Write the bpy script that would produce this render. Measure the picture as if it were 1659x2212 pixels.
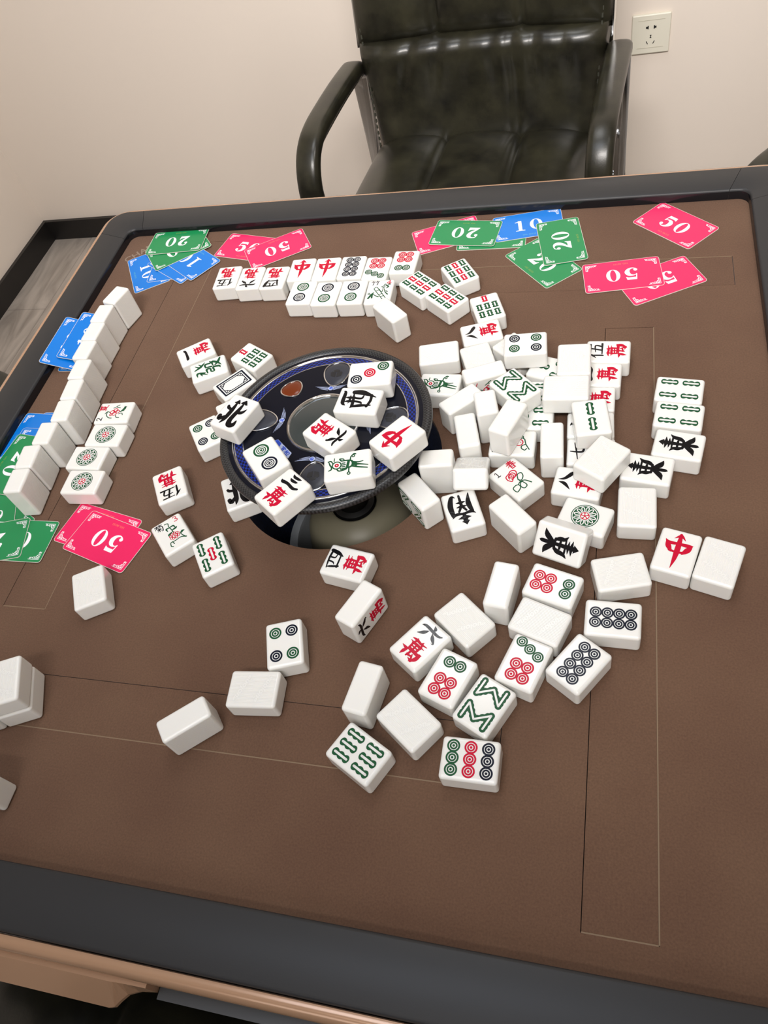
import bpy, bmesh, math, random
from mathutils import Vector, Matrix
PI = math.pi
for o in list(bpy.data.objects):
    bpy.data.objects.remove(o)
SC = bpy.context.scene
COL = SC.collection

# ------------------------------------------------------------------ camera
cam_d = bpy.data.cameras.new('camera')
cam = bpy.data.objects.new('camera', cam_d)
COL.objects.link(cam)
cam_d.sensor_fit = 'VERTICAL'
cam_d.sensor_height = 36.0
cam_d.lens = 36.0 * 1667.2 / 2212.0
cam_d.clip_start = 0.02
RX = Vector((0.96300518, 0.18731455, -0.19373768))      # image right, in the room
RY = Vector((-0.04005401, 0.81042937, 0.58446549))      # image up
RZ = Vector((0.2664896, -0.55508332, 0.78795038))       # backwards
cam.matrix_world = Matrix(((RX.x, RY.x, RZ.x, 0.24997),
                           (RX.y, RY.y, RZ.y, -0.45805),
                           (RX.z, RY.z, RZ.z, 1.32705),
                           (0, 0, 0, 1)))
SC.camera = cam

# ------------------------------------------------------------------ light
SC.view_settings.view_transform = 'Standard'
SC.view_settings.look = 'None'
SC.view_settings.gamma = 1.0
SC.view_settings.use_curve_mapping = False
SC.view_settings.exposure = -0.1
world = bpy.data.worlds.new('world')
SC.world = world
world.use_nodes = True
bg = world.node_tree.nodes['Background']
bg.inputs[0].default_value = (1.0, 0.95, 0.9, 1)
bg.inputs[1].default_value = 0.1


def area(name, loc, size, power, color, target=None, spread=180):
    l = bpy.data.lights.new(name, 'AREA')
    l.shape = 'RECTANGLE'
    l.size, l.size_y = size
    l.energy = power
    l.color = color
    l.spread = math.radians(spread)
    o = bpy.data.objects.new(name, l)
    COL.objects.link(o)
    o.location = loc
    if target is not None:
        d = Vector(target) - Vector(loc)
        o.rotation_euler = d.to_track_quat('-Z', 'Y').to_euler()
    return o


area('ceiling_lamp_light', (-0.06, 0.82, 2.66), (0.6, 0.6), 8.6, (0.97, 0.985, 1.0))
area('ceiling_lamp_light', (-0.10, -0.35, 2.66), (0.9, 0.7), 11.0, (0.76, 0.85, 1.0))
area('window_light', (0.3, -2.2, 1.6), (2.0, 1.3), 17, (0.97, 0.98, 1.0), (0.1, 0.6, 0.8))
area('added_wall_fill', (0.3, -1.3, 2.6), (1.2, 0.3), 19, (1.0, 0.95, 0.91), (0.2, 1.58, 0.85), 70)  # added fill without a known fixture, brightens the back wall only
area('added_wall_fill', (0.9, 0.3, 2.6), (0.4, 0.6), 5, (1.0, 0.95, 0.90), (-1.6, 0.9, 0.8), 70)  # second added fill, no real lamp, lifts the left wall

# ------------------------------------------------------------------ materials


def new_mat(name):
    m = bpy.data.materials.new(name)
    m.use_nodes = True
    nt = m.node_tree
    return m, nt, nt.nodes['Principled BSDF']


def pmat(name, col, rough=0.5, metal=0.0, spec=0.5, coat=0.0, noise=None, bump=None):
    """noise=(scale, amount), bump=(scale, strength, distance)"""
    m, nt, b = new_mat(name)
    b.inputs['Base Color'].default_value = (*col, 1)
    b.inputs['Roughness'].default_value = rough
    b.inputs['Metallic'].default_value = metal
    b.inputs['Specular IOR Level'].default_value = spec
    b.inputs['Coat Weight'].default_value = coat
    b.inputs['Coat Roughness'].default_value = 0.08
    tc = nt.nodes.new('ShaderNodeTexCoord')
    if noise:
        n = nt.nodes.new('ShaderNodeTexNoise')
        n.inputs['Scale'].default_value = noise[0]
        n.inputs['Detail'].default_value = 5
        nt.links.new(tc.outputs['Object'], n.inputs['Vector'])
        r = nt.nodes.new('ShaderNodeValToRGB')
        a = noise[1]
        r.color_ramp.elements[0].position = 0.3
        r.color_ramp.elements[1].position = 0.7
        r.color_ramp.elements[0].color = (*[max(0, c * (1 - a)) for c in col], 1)
        r.color_ramp.elements[1].color = (*[min(1, c * (1 + a)) for c in col], 1)
        nt.links.new(n.outputs['Fac'], r.inputs['Fac'])
        nt.links.new(r.outputs['Color'], b.inputs['Base Color'])
    if bump:
        n = nt.nodes.new('ShaderNodeTexNoise')
        n.inputs['Scale'].default_value = bump[0]
        n.inputs['Detail'].default_value = 3
        nt.links.new(tc.outputs['Object'], n.inputs['Vector'])
        bn = nt.nodes.new('ShaderNodeBump')
        bn.inputs['Strength'].default_value = bump[1]
        bn.inputs['Distance'].default_value = bump[2]
        nt.links.new(n.outputs['Fac'], bn.inputs['Height'])
        nt.links.new(bn.outputs['Normal'], b.inputs['Normal'])
    return m


def srgb(r, g, b):
    return tuple(((c / 255) / 12.92) if c / 255 <= 0.04045 else (((c / 255) + 0.055) / 1.055) ** 2.4 for c in (r, g, b))


TILE_W, TILE_L, TILE_T = 0.03125, 0.042, 0.0205


def tile_mat():
    m, nt, b = new_mat('white_melamine')
    b.inputs['Base Color'].default_value = (0.78, 0.775, 0.74, 1)
    b.inputs['Roughness'].default_value = 0.16
    b.inputs['Specular IOR Level'].default_value = 0.5
    b.inputs['Subsurface Weight'].default_value = 0.25
    b.inputs['Subsurface Radius'].default_value = (1.0, 0.8, 0.55)
    b.inputs['Subsurface Scale'].default_value = 0.004
    N, Lk = nt.nodes, nt.links
    tc = N.new('ShaderNodeTexCoord')
    sp = N.new('ShaderNodeSeparateXYZ')
    Lk.new(tc.outputs['Object'], sp.inputs[0])

    def mth(op, a, bb=None):
        n = N.new('ShaderNodeMath')
        n.operation = op
        for i, v in enumerate((a, bb)):
            if v is None:
                continue
            if isinstance(v, (int, float)):
                n.inputs[i].default_value = v
            else:
                Lk.new(v, n.inputs[i])
        return n.outputs[0]
    s = mth('SINE', mth('MULTIPLY', sp.outputs['X'], 2 * PI / 0.00118))
    mask = mth('MULTIPLY', mth('LESS_THAN', sp.outputs['Z'], -TILE_T / 2 + 0.0004),
               mth('MULTIPLY', mth('LESS_THAN', mth('ABSOLUTE', sp.outputs['X']), 0.0131),
                   mth('LESS_THAN', mth('ABSOLUTE', sp.outputs['Y']), 0.0185)))
    h = mth('MULTIPLY', s, mask)
    bn = N.new('ShaderNodeBump')
    bn.inputs['Strength'].default_value = 0.5
    bn.inputs['Distance'].default_value = 0.00015
    Lk.new(h, bn.inputs['Height'])
    Lk.new(bn.outputs['Normal'], b.inputs['Normal'])
    return m


def felt_mat():
    m, nt, b = new_mat('brown_felt')
    N, Lk = nt.nodes, nt.links
    tc = N.new('ShaderNodeTexCoord')
    n1 = N.new('ShaderNodeTexNoise')
    n1.inputs['Scale'].default_value = 9
    n1.inputs['Detail'].default_value = 4
    n2 = N.new('ShaderNodeTexNoise')
    n2.inputs['Scale'].default_value = 650
    n2.inputs['Detail'].default_value = 3
    for n in (n1, n2):
        Lk.new(tc.outputs['Object'], n.inputs['Vector'])
    r1 = N.new('ShaderNodeValToRGB')
    r1.color_ramp.elements[0].position = 0.35
    r1.color_ramp.elements[1].position = 0.68
    r1.color_ramp.elements[0].color = (*srgb(98, 73, 58), 1)
    r1.color_ramp.elements[1].color = (*srgb(106, 81, 64), 1)
    Lk.new(n1.outputs['Fac'], r1.inputs['Fac'])
    r2 = N.new('ShaderNodeValToRGB')
    r2.color_ramp.elements[0].position = 0.3
    r2.color_ramp.elements[1].position = 0.75
    r2.color_ramp.elements[0].color = (0.84, 0.84, 0.84, 1)
    r2.color_ramp.elements[1].color = (1.12, 1.12, 1.12, 1)
    Lk.new(n2.outputs['Fac'], r2.inputs['Fac'])
    mx = N.new('ShaderNodeMixRGB')
    mx.blend_type = 'MULTIPLY'
    mx.inputs['Fac'].default_value = 1
    Lk.new(r1.outputs['Color'], mx.inputs[1])
    Lk.new(r2.outputs['Color'], mx.inputs[2])
    Lk.new(mx.outputs[0], b.inputs['Base Color'])
    b.inputs['Roughness'].default_value = 0.95
    b.inputs['Specular IOR Level'].default_value = 0.15
    b.inputs['Sheen Weight'].default_value = 0.12
    bn = N.new('ShaderNodeBump')
    bn.inputs['Strength'].default_value = 0.35
    bn.inputs['Distance'].default_value = 0.0006
    Lk.new(n2.outputs['Fac'], bn.inputs['Height'])
    Lk.new(bn.outputs['Normal'], b.inputs['Normal'])
    return m


def leather_mat():
    m, nt, b = new_mat('dark_green_leather')
    N, Lk = nt.nodes, nt.links
    tc = N.new('ShaderNodeTexCoord')
    n1 = N.new('ShaderNodeTexNoise')
    n1.inputs['Scale'].default_value = 17
    n1.inputs['Detail'].default_value = 6
    n1.inputs['Roughness'].default_value = 0.6
    n2 = N.new('ShaderNodeTexNoise')
    n2.inputs['Scale'].default_value = 420
    for n in (n1, n2):
        Lk.new(tc.outputs['Object'], n.inputs['Vector'])
    r = N.new('ShaderNodeValToRGB')
    r.color_ramp.elements[0].position = 0.3
    r.color_ramp.elements[1].position = 0.72
    r.color_ramp.elements[0].color = (*srgb(23, 22, 17), 1)
    r.color_ramp.elements[1].color = (*srgb(52, 50, 37), 1)
    Lk.new(n1.outputs['Fac'], r.inputs['Fac'])
    Lk.new(r.outputs['Color'], b.inputs['Base Color'])
    b.inputs['Roughness'].default_value = 0.3
    b.inputs['Specular IOR Level'].default_value = 0.5
    bn = N.new('ShaderNodeBump')
    bn.inputs['Strength'].default_value = 0.12
    bn.inputs['Distance'].default_value = 0.0006
    Lk.new(n2.outputs['Fac'], bn.inputs['Height'])
    Lk.new(bn.outputs['Normal'], b.inputs['Normal'])
    return m


def floor_mat():
    m, nt, b = new_mat('grey_wood_floor')
    N, Lk = nt.nodes, nt.links
    tc = N.new('ShaderNodeTexCoord')
    mp = N.new('ShaderNodeMapping')
    mp.inputs['Rotation'].default_value = (0, 0, 0.0)
    mp.inputs['Scale'].default_value = (9, 1.6, 1)
    Lk.new(tc.outputs['Object'], mp.inputs['Vector'])
    n = N.new('ShaderNodeTexNoise')
    n.inputs['Scale'].default_value = 2.2
    n.inputs['Detail'].default_value = 8
    n.inputs['Distortion'].default_value = 1.6
    Lk.new(mp.outputs[0], n.inputs['Vector'])
    r = N.new('ShaderNodeValToRGB')
    r.color_ramp.elements[0].position = 0.3
    r.color_ramp.elements[1].position = 0.7
    r.color_ramp.elements[0].color = (*srgb(140, 132, 124), 1)
    r.color_ramp.elements[1].color = (*srgb(188, 179, 170), 1)
    Lk.new(n.outputs['Fac'], r.inputs['Fac'])
    br = N.new('ShaderNodeTexBrick')
    br.inputs['Scale'].default_value = 1.0
    br.inputs['Brick Width'].default_value = 1.2
    br.inputs['Row Height'].default_value = 0.18
    br.inputs['Mortar Size'].default_value = 0.002
    br.inputs['Color1'].default_value = (1, 1, 1, 1)
    br.inputs['Color2'].default_value = (0.95, 0.95, 0.95, 1)
    br.inputs['Mortar'].default_value = (0.72, 0.72, 0.72, 1)
    mp2 = N.new('ShaderNodeMapping')
    mp2.inputs['Rotation'].default_value = (0, 0, PI / 2)
    Lk.new(tc.outputs['Object'], mp2.inputs['Vector'])
    Lk.new(mp2.outputs[0], br.inputs['Vector'])
    mx = N.new('ShaderNodeMixRGB')
    mx.blend_type = 'MULTIPLY'
    mx.inputs['Fac'].default_value = 1
    Lk.new(r.outputs['Color'], mx.inputs[1])
    Lk.new(br.outputs['Color'], mx.inputs[2])
    Lk.new(mx.outputs[0], b.inputs['Base Color'])
    b.inputs['Roughness'].default_value = 0.35
    return m


def weave_mat(name, c1, c2, cells, rough):
    """checker cells on polar coordinates around the local z axis"""
    m, nt, b = new_mat(name)
    N, Lk = nt.nodes, nt.links
    tc = N.new('ShaderNodeTexCoord')
    g = N.new('ShaderNodeVectorMath')
    g.operation = 'MULTIPLY'
    g.inputs[1].default_value = (1, 1, 0)
    Lk.new(tc.outputs['Object'], g.inputs[0])
    ln = N.new('ShaderNodeVectorMath')
    ln.operation = 'LENGTH'
    Lk.new(g.outputs[0], ln.inputs[0])
    sp = N.new('ShaderNodeSeparateXYZ')
    Lk.new(tc.outputs['Object'], sp.inputs[0])
    at = N.new('ShaderNodeMath')
    at.operation = 'ARCTAN2'
    Lk.new(sp.outputs['Y'], at.inputs[0])
    Lk.new(sp.outputs['X'], at.inputs[1])
    cb = N.new('ShaderNodeCombineXYZ')
    ma = N.new('ShaderNodeMath')
    ma.operation = 'MULTIPLY'
    ma.inputs[1].default_value = cells[0] / (2 * PI)
    Lk.new(at.outputs[0], ma.inputs[0])
    mb = N.new('ShaderNodeMath')
    mb.operation = 'MULTIPLY'
    mb.inputs[1].default_value = cells[1]
    Lk.new(ln.outputs['Value'], mb.inputs[0])
    Lk.new(ma.outputs[0], cb.inputs[0])
    Lk.new(mb.outputs[0], cb.inputs[1])
    cb.inputs[2].default_value = 0.5
    ck = N.new('ShaderNodeTexChecker')
    ck.inputs['Scale'].default_value = 1
    ck.inputs['Color1'].default_value = (*c1, 1)
    ck.inputs['Color2'].default_value = (*c2, 1)
    Lk.new(cb.outputs[0], ck.inputs['Vector'])
    Lk.new(ck.outputs['Color'], b.inputs['Base Color'])
    b.inputs['Roughness'].default_value = rough
    return m, nt, b, ck


MT = {}
MT['tile'] = tile_mat()
MT['relief'] = pmat('white_relief', (0.78, 0.775, 0.74), 0.3)
MT['red'] = pmat('red_engraving', srgb(188, 18, 50), 0.25, 0, 0.12)
MT['green'] = pmat('green_engraving', srgb(32, 80, 50), 0.25, 0, 0.12)
MT['black'] = pmat('black_engraving', srgb(17, 17, 20), 0.1, 0, 0.3, bump=(260, 0.22, 0.0005))
MT['navy'] = pmat('blue_black_engraving', srgb(24, 28, 42), 0.2, 0, 0.15, bump=(260, 0.2, 0.0004))
MT['felt'] = felt_mat()
MT['seam'] = pmat('seam_dark', srgb(26, 20, 17), 0.9)
MT['seam_light'] = pmat('seam_light', srgb(124, 104, 82), 0.8)
MT['rail'] = pmat('black_satin_rail', srgb(48, 48, 49), 0.42, 0, 0.26, bump=(900, 0.06, 0.0004))
MT['rail_wall_shaded'] = pmat('gloss_rail_wall_shaded', srgb(20, 20, 23), 0.16, 0, 0.4)  # same plastic as the rail, its dark reflection put into the colour
MT['drawer'] = pmat('grey_drawer', srgb(66, 65, 64), 0.4)
MT['gold'] = pmat('rose_gold_lacquer', srgb(186, 148, 118), 0.22, 0.25, 0.5, 0.3)
MT['dark'] = pmat('black_plastic', srgb(14, 14, 16), 0.5)
MT['navyflock'] = pmat('dark_blue_lining', srgb(28, 40, 72), 0.85, noise=(300, 0.5))
MT['dome'] = pmat('olive_grey_plastic', srgb(116, 112, 94), 0.42, 0, 0.35)
MT['ringgrey'] = pmat('grey_plastic_ring', srgb(140, 144, 148), 0.4)
MT['chrome'] = pmat('chrome', (0.72, 0.72, 0.72), 0.09, 1.0)
MT['gloss'] = pmat('gloss_black_panel', srgb(16, 18, 28), 0.12, 0, 0.22)
MT['button'] = pmat('dark_button', srgb(50, 52, 60), 0.3, 0, 0.3)
MT['buttonmark'] = pmat('button_mark', srgb(14, 14, 18), 0.5)
MT['amber'] = pmat('amber_button', srgb(104, 44, 16), 0.2, 0, 0.35)
MT['glass'] = pmat('smoked_dome', srgb(54, 60, 60), 0.05, coat=0.2)
MT['logo'] = pmat('printed_logo', srgb(176, 188, 220), 0.3)
MT['logoblue'] = pmat('printed_blue', srgb(36, 74, 190), 0.3)
wm, wnt, wb, wck = weave_mat('carbon_rim', srgb(20, 20, 21), srgb(52, 52, 53), (380, 560), 0.34)
bn_ = wnt.nodes.new('ShaderNodeBump')
bn_.inputs['Strength'].default_value = 0.8
bn_.inputs['Distance'].default_value = 0.0006
wnt.links.new(wck.outputs['Fac'], bn_.inputs['Height'])
wnt.links.new(bn_.outputs['Normal'], wb.inputs['Normal'])
MT['carbon'] = wm
MT['checker'] = weave_mat('blue_checker', srgb(10, 13, 40), srgb(22, 44, 130), (200, 520), 0.15)[0]
MT['pink'] = pmat('pink_card', srgb(228, 30, 94), 0.32)
MT['cgreen'] = pmat('green_card', srgb(24, 132, 76), 0.32)
MT['cblue'] = pmat('blue_card', srgb(0, 116, 208), 0.32)
MT['cwhite'] = pmat('white_print', srgb(240, 238, 242), 0.35)
MT['cedge'] = pmat('card_edge', srgb(214, 206, 196), 0.5)
MT['cgold'] = {'p': pmat('gold_print_on_pink', srgb(248, 112, 96), 0.35), 'g': pmat('gold_print_on_green', srgb(116, 150, 70), 0.35),
               'b': pmat('gold_print_on_blue', srgb(84, 158, 190), 0.35)}
MT['leather'] = leather_mat()
MT['stitch'] = pmat('leather_stitch', srgb(58, 58, 48), 0.6)
MT['paint'] = pmat('cream_wall_paint', srgb(231, 220, 208), 0.75, 0, 0.25, bump=(60, 0.05, 0.002))
MT['ceil'] = pmat('white_ceiling', srgb(235, 232, 226), 0.9)
MT['floor'] = floor_mat()
MT['skirt'] = pmat('black_skirting', srgb(26, 24, 23), 0.4)
MT['switch'] = pmat('white_socket_plastic', srgb(226, 222, 206), 0.35)
MT['hole'] = pmat('socket_hole', srgb(10, 9, 8), 0.8)

# ------------------------------------------------------------------ mesh helpers


def mesh_of(name, verts, faces, mats, smooth=False, face_mats=None):
    me = bpy.data.meshes.new(name)
    me.from_pydata([tuple(v) for v in verts], [], faces)
    for m in (mats if isinstance(mats, (list, tuple)) else [mats]):
        me.materials.append(m)
    if face_mats:
        for p, i in zip(me.polygons, face_mats):
            p.material_index = i
    if smooth:
        for p in me.polygons:
            p.use_smooth = True
    me.update()
    return me


def link(name, me, parent=None, loc=None, rotz=None):
    o = bpy.data.objects.new(name, me)
    COL.objects.link(o)
    if parent is not None:
        o.parent = parent
    if loc is not None:
        o.location = loc
    if rotz is not None:
        o.rotation_euler = (0, 0, rotz)
    return o


def tag(o, label, cat, group=None, kind=None):
    o['label'] = label
    o['category'] = cat
    if group:
        o['group'] = group
    if kind:
        o['kind'] = kind
    return o


def empty(name, loc=(0, 0, 0), rotz=0):
    o = bpy.data.objects.new(name, None)
    COL.objects.link(o)
    o.empty_display_size = 0.05
    o.location = loc
    o.rotation_euler = (0, 0, rotz)
    return o


class MB:
    """collects raw geometry, then becomes one mesh"""

    def __init__(s):
        s.v, s.f, s.m = [], [], []

    def add(s, verts, faces, mi=0):
        b = len(s.v)
        s.v += [tuple(v) for v in verts]
        s.f += [tuple(i + b for i in f) for f in faces]
        s.m += [mi] * len(faces)

    def box(s, c, d, mi=0):
        x, y, z = c
        a, b, e = d[0] / 2, d[1] / 2, d[2] / 2
        vs = [(x + i * a, y + j * b, z + k * e) for k in (-1, 1) for j in (-1, 1) for i in (-1, 1)]
        s.add(vs, [(0, 2, 3, 1), (4, 5, 7, 6), (0, 1, 5, 4), (2, 6, 7, 3), (0, 4, 6, 2), (1, 3, 7, 5)], mi)

    def lathe(s, prof, n=64, mi=0, close=False):
        vs, fs = [], []
        for r, z in prof:
            for i in range(n):
                a = 2 * PI * i / n
                vs.append((r * math.cos(a), r * math.sin(a), z))
        for j in range(len(prof) - 1):
            for i in range(n):
                k = (i + 1) % n
                fs.append((j * n + i, j * n + k, (j + 1) * n + k, (j + 1) * n + i))
        if close:
            fs.append(tuple(reversed(range(n))))
            fs.append(tuple((len(prof) - 1) * n + i for i in range(n)))
        s.add(vs, fs, mi)

    def tube(s, pts, rad, n=12, mi=0, caps=True, sec=None):
        """round (or sec=(w,h) flat) tube along pts"""
        pts = [Vector(p) for p in pts]
        vs, fs = [], []
        up = None
        for i, p in enumerate(pts):
            t = (pts[min(i + 1, len(pts) - 1)] - pts[max(i - 1, 0)]).normalized()
            if up is None:
                ref = Vector((1, 0, 0)) if abs(t.x) < 0.9 else Vector((0, 0, 1))
                up = ref
            side = (up - t * up.dot(t)).normalized()
            up = side
            nor = t.cross(side)
            for k in range(n):
                a = 2 * PI * k / n
                if sec is None:
                    r = rad[i] if isinstance(rad, (list, tuple)) else rad
                    ox, oy = r * math.cos(a), r * math.sin(a)
                else:
                    e = sec[2] if len(sec) > 2 else 0.35
                    ca, sa = math.cos(a), math.sin(a)
                    ox = sec[0] / 2 * math.copysign(abs(ca) ** e, ca)
                    oy = sec[1] / 2 * math.copysign(abs(sa) ** e, sa)
                vs.append(p + side * ox + nor * oy)
        for i in range(len(pts) - 1):
            for k in range(n):
                q = (k + 1) % n
                fs.append((i * n + k, i * n + q, (i + 1) * n + q, (i + 1) * n + k))
        if caps:
            fs.append(tuple(reversed(range(n))))
            fs.append(tuple((len(pts) - 1) * n + k for k in range(n)))
        s.add(vs, fs, mi)

    def mesh(s, name, mats, smooth=False):
        return mesh_of(name, s.v, s.f, mats, smooth, s.m)


def fix_normals(me):
    bm = bmesh.new()
    bm.from_mesh(me)
    bmesh.ops.recalc_face_normals(bm, faces=bm.faces)
    bm.to_mesh(me)
    bm.free()
    return me


def auto_smooth(me, ang=40):
    for p in me.polygons:
        p.use_smooth = True
    me.set_sharp_from_angle(angle=math.radians(ang))
    return me


def rounded_box(name, d, r, mat, seg=4):
    """box with rounded edges and exact normals (flat faces stay flat)"""
    bm = bmesh.new()
    bmesh.ops.create_cube(bm, size=1)
    for v in bm.verts:
        v.co = Vector((v.co.x * d[0], v.co.y * d[1], v.co.z * d[2]))
    bmesh.ops.bevel(bm, geom=list(bm.edges), offset=r, segments=seg, profile=0.5, affect='EDGES')
    me = bpy.data.meshes.new(name)
    bm.to_mesh(me)
    bm.free()
    me.materials.append(mat)
    for p in me.polygons:
        p.use_smooth = True
    h = [x / 2 - r for x in d]
    ns = []
    for v in me.vertices:
        q = Vector([max(-h[i], min(h[i], v.co[i])) for i in range(3)])
        n = v.co - q
        ns.append(n.normalized() if n.length > 1e-9 else v.normal)
    me.normals_split_custom_set_from_vertices([tuple(n) for n in ns])
    return me


def rr_outline(w, h, r, n=5):
    """rounded rectangle outline, counter-clockwise, centred"""
    out = []
    for cx, cy, a0 in ((w / 2 - r, h / 2 - r, 0), (-w / 2 + r, h / 2 - r, 90), (-w / 2 + r, -h / 2 + r, 180), (w / 2 - r, -h / 2 + r, 270)):
        for i in range(n + 1):
            a = math.radians(a0 + 90 * i / n)
            out.append((cx + r * math.cos(a), cy + r * math.sin(a)))
    return out


def slab(mb, outline, z0, z1, mi=0, side=None):
    n = len(outline)
    vs = [(x, y, z0) for x, y in outline] + [(x, y, z1) for x, y in outline]
    mb.add(vs, [tuple(reversed(range(n))), tuple(range(n, 2 * n))], mi)
    mb.add(vs, [(i, (i + 1) % n, n + (i + 1) % n, n + i) for i in range(n)], mi if side is None else side)


def text_mesh(name, body, size, mat, extrude=0.0, offset=0.0, shear=0.0):
    cu = bpy.data.curves.new(name, 'FONT')
    cu.body = body
    cu.size = size
    cu.align_x = 'CENTER'
    cu.align_y = 'CENTER'
    cu.extrude = extrude
    cu.offset = offset
    cu.shear = shear
    cu.resolution_u = 3
    o = bpy.data.objects.new(name, cu)
    COL.objects.link(o)
    dg = bpy.context.evaluated_depsgraph_get()
    me = bpy.data.meshes.new_from_object(o.evaluated_get(dg))
    bpy.data.objects.remove(o)
    bpy.data.curves.remove(cu)
    me.name = name
    me.materials.clear()
    me.materials.append(mat)
    return me

# ------------------------------------------------------------------ engraved signs (millimetres on the tile face)


def spline(pts, sub=5):
    """Catmull-Rom through (x, y, w)"""
    if len(pts) < 3:
        return [tuple(p) for p in pts]
    P = [pts[0]] + list(pts) + [pts[-1]]
    out = []
    for i in range(1, len(P) - 2):
        for k in range(sub):
            t = k / sub
            out.append(tuple(0.5 * (2 * P[i][c] + (P[i + 1][c] - P[i - 1][c]) * t + (2 * P[i - 1][c] - 5 * P[i][c] + 4 * P[i + 1][c] - P[i + 2][c]) * t * t
                                    + (3 * P[i][c] - P[i - 1][c] - 3 * P[i + 1][c] + P[i + 2][c]) * t ** 3) for c in range(3)))
    out.append(tuple(pts[-1]))
    return out


class Ink:
    """flat raised paint shapes of one colour"""

    def __init__(s, z=0.0):
        s.mb = MB()
        s.k = 0
        s.z0 = z

    def zz(s):
        s.k += 1
        return s.z0 + 0.08 + 0.0017 * (s.k % 71)

    def poly(s, pts):
        a = sum(pts[i][0] * pts[(i + 1) % len(pts)][1] - pts[(i + 1) % len(pts)][0] * pts[i][1] for i in range(len(pts)))
        if a < 0:
            pts = list(reversed(pts))
        z = s.zz()
        n = len(pts)
        vs = [(x, y, z) for x, y in pts] + [(x, y, s.z0 - 0.03) for x, y in pts]
        s.mb.add(vs, [tuple(range(n))] + [(i, n + i, n + (i + 1) % n, (i + 1) % n) for i in range(n)])

    def stroke(s, pts, cap=True, sub=5, smooth=True):
        pts = [(p[0], p[1], p[2]) for p in pts]
        q = spline(pts, sub) if smooth else pts
        z = s.zz()
        L, R = [], []
        for i, p in enumerate(q):
            a, b = q[max(i - 1, 0)], q[min(i + 1, len(q) - 1)]
            dx, dy = b[0] - a[0], b[1] - a[1]
            l = math.hypot(dx, dy) or 1
            nx, ny = -dy / l, dx / l
            w = max(p[2], 0.06) / 2
            L.append((p[0] + nx * w, p[1] + ny * w))
            R.append((p[0] - nx * w, p[1] - ny * w))
        n = len(q)
        vs = [(x, y, z) for x, y in L] + [(x, y, z) for x, y in R] + [(x, y, s.z0 - 0.03) for x, y in L] + [(x, y, s.z0 - 0.03) for x, y in R]
        fs = []
        for i in range(n - 1):
            fs.append((i, n + i, n + i + 1, i + 1))
            fs.append((2 * n + i, i, i + 1, 2 * n + i + 1))
            fs.append((n + i, 3 * n + i, 3 * n + i + 1, n + i + 1))
        fs.append((0, 2 * n, 3 * n, n))
        fs.append((n - 1, 2 * n - 1, 4 * n - 1, 3 * n - 1))
        s.mb.add(vs, fs)
        if cap:
            for p in (q[0], q[-1]):
                if p[2] > 0.3:
                    s.disc(p[0], p[1], p[2] / 2, 10)

    def disc(s, x, y, r, n=24, ry=None):
        ry = r if ry is None else ry
        s.poly([(x + r * math.cos(2 * PI * i / n), y + ry * math.sin(2 * PI * i / n)) for i in range(n)])

    def ring(s, x, y, r1, r0, n=28, sy=1.0):
        z = s.zz()
        vs = []
        for r, h in ((r1, z), (r0, z), (r1, s.z0 - 0.03), (r0, s.z0 - 0.03)):
            for i in range(n):
                a = 2 * PI * i / n
                vs.append((x + r * math.cos(a), y + sy * r * math.sin(a), h))
        fs = []
        for i in range(n):
            j = (i + 1) % n
            fs += [(i, j, n + j, n + i), (2 * n + i, 2 * n + j, j, i), (n + i, n + j, 3 * n + j, 3 * n + i)]
        s.mb.add(vs, fs)

    def glyph(s, strokes, x0, y0, w, h, k=None, bold=1.3):
        """strokes in a 0-100 box mapped on the rectangle from (x0, y0); widths follow the smaller side"""
        kw = (k if k else min(w, h)) / 100
        for st in strokes:
            s.stroke([(x0 + p[0] * w / 100, y0 + p[1] * h / 100, (p[2] * bold if p[2] > 3.5 else p[2]) * kw) for p in st])

    def mesh(s, name, mat, base=TILE_T / 2):
        me = s.mb.mesh(name, mat)
        for v in me.vertices:
            v.co = Vector((v.co.x * 0.001, v.co.y * 0.001, v.co.z * 0.001 + base))
        return me


WAN = [[(12, 88, 3), (32, 91, 9), (60, 88, 8), (90, 92, 3)], [(32, 100, 2), (36, 90, 10), (30, 79, 4)], [(66, 100, 2), (64, 90, 10), (72, 80, 4)],
       [(14, 76, 3), (50, 77, 6), (88, 76, 3)], [(30, 74, 8), (32, 47, 8)], [(26, 72, 6), (74, 72, 6)], [(70, 76, 9), (69, 47, 8)],
       [(30, 48, 6), (71, 48, 6)], [(31, 60, 5), (69, 60, 5)], [(50, 73, 6), (50, 34, 8), (46, 14, 6)],
       [(38, 42, 3), (22, 37, 10), (0, 40, 2)], [(32, 40, 4), (24, 22, 12), (20, 2, 2)],
       [(34, 40, 4), (60, 42, 8), (86, 44, 11), (100, 52, 2)], [(92, 46, 12), (90, 24, 14), (74, 2, 3)], [(80, 8, 10), (60, 12, 2)],
       [(54, 33, 3), (46, 20, 7), (70, 24, 6)], [(66, 32, 4), (74, 17, 7)]]
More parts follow.
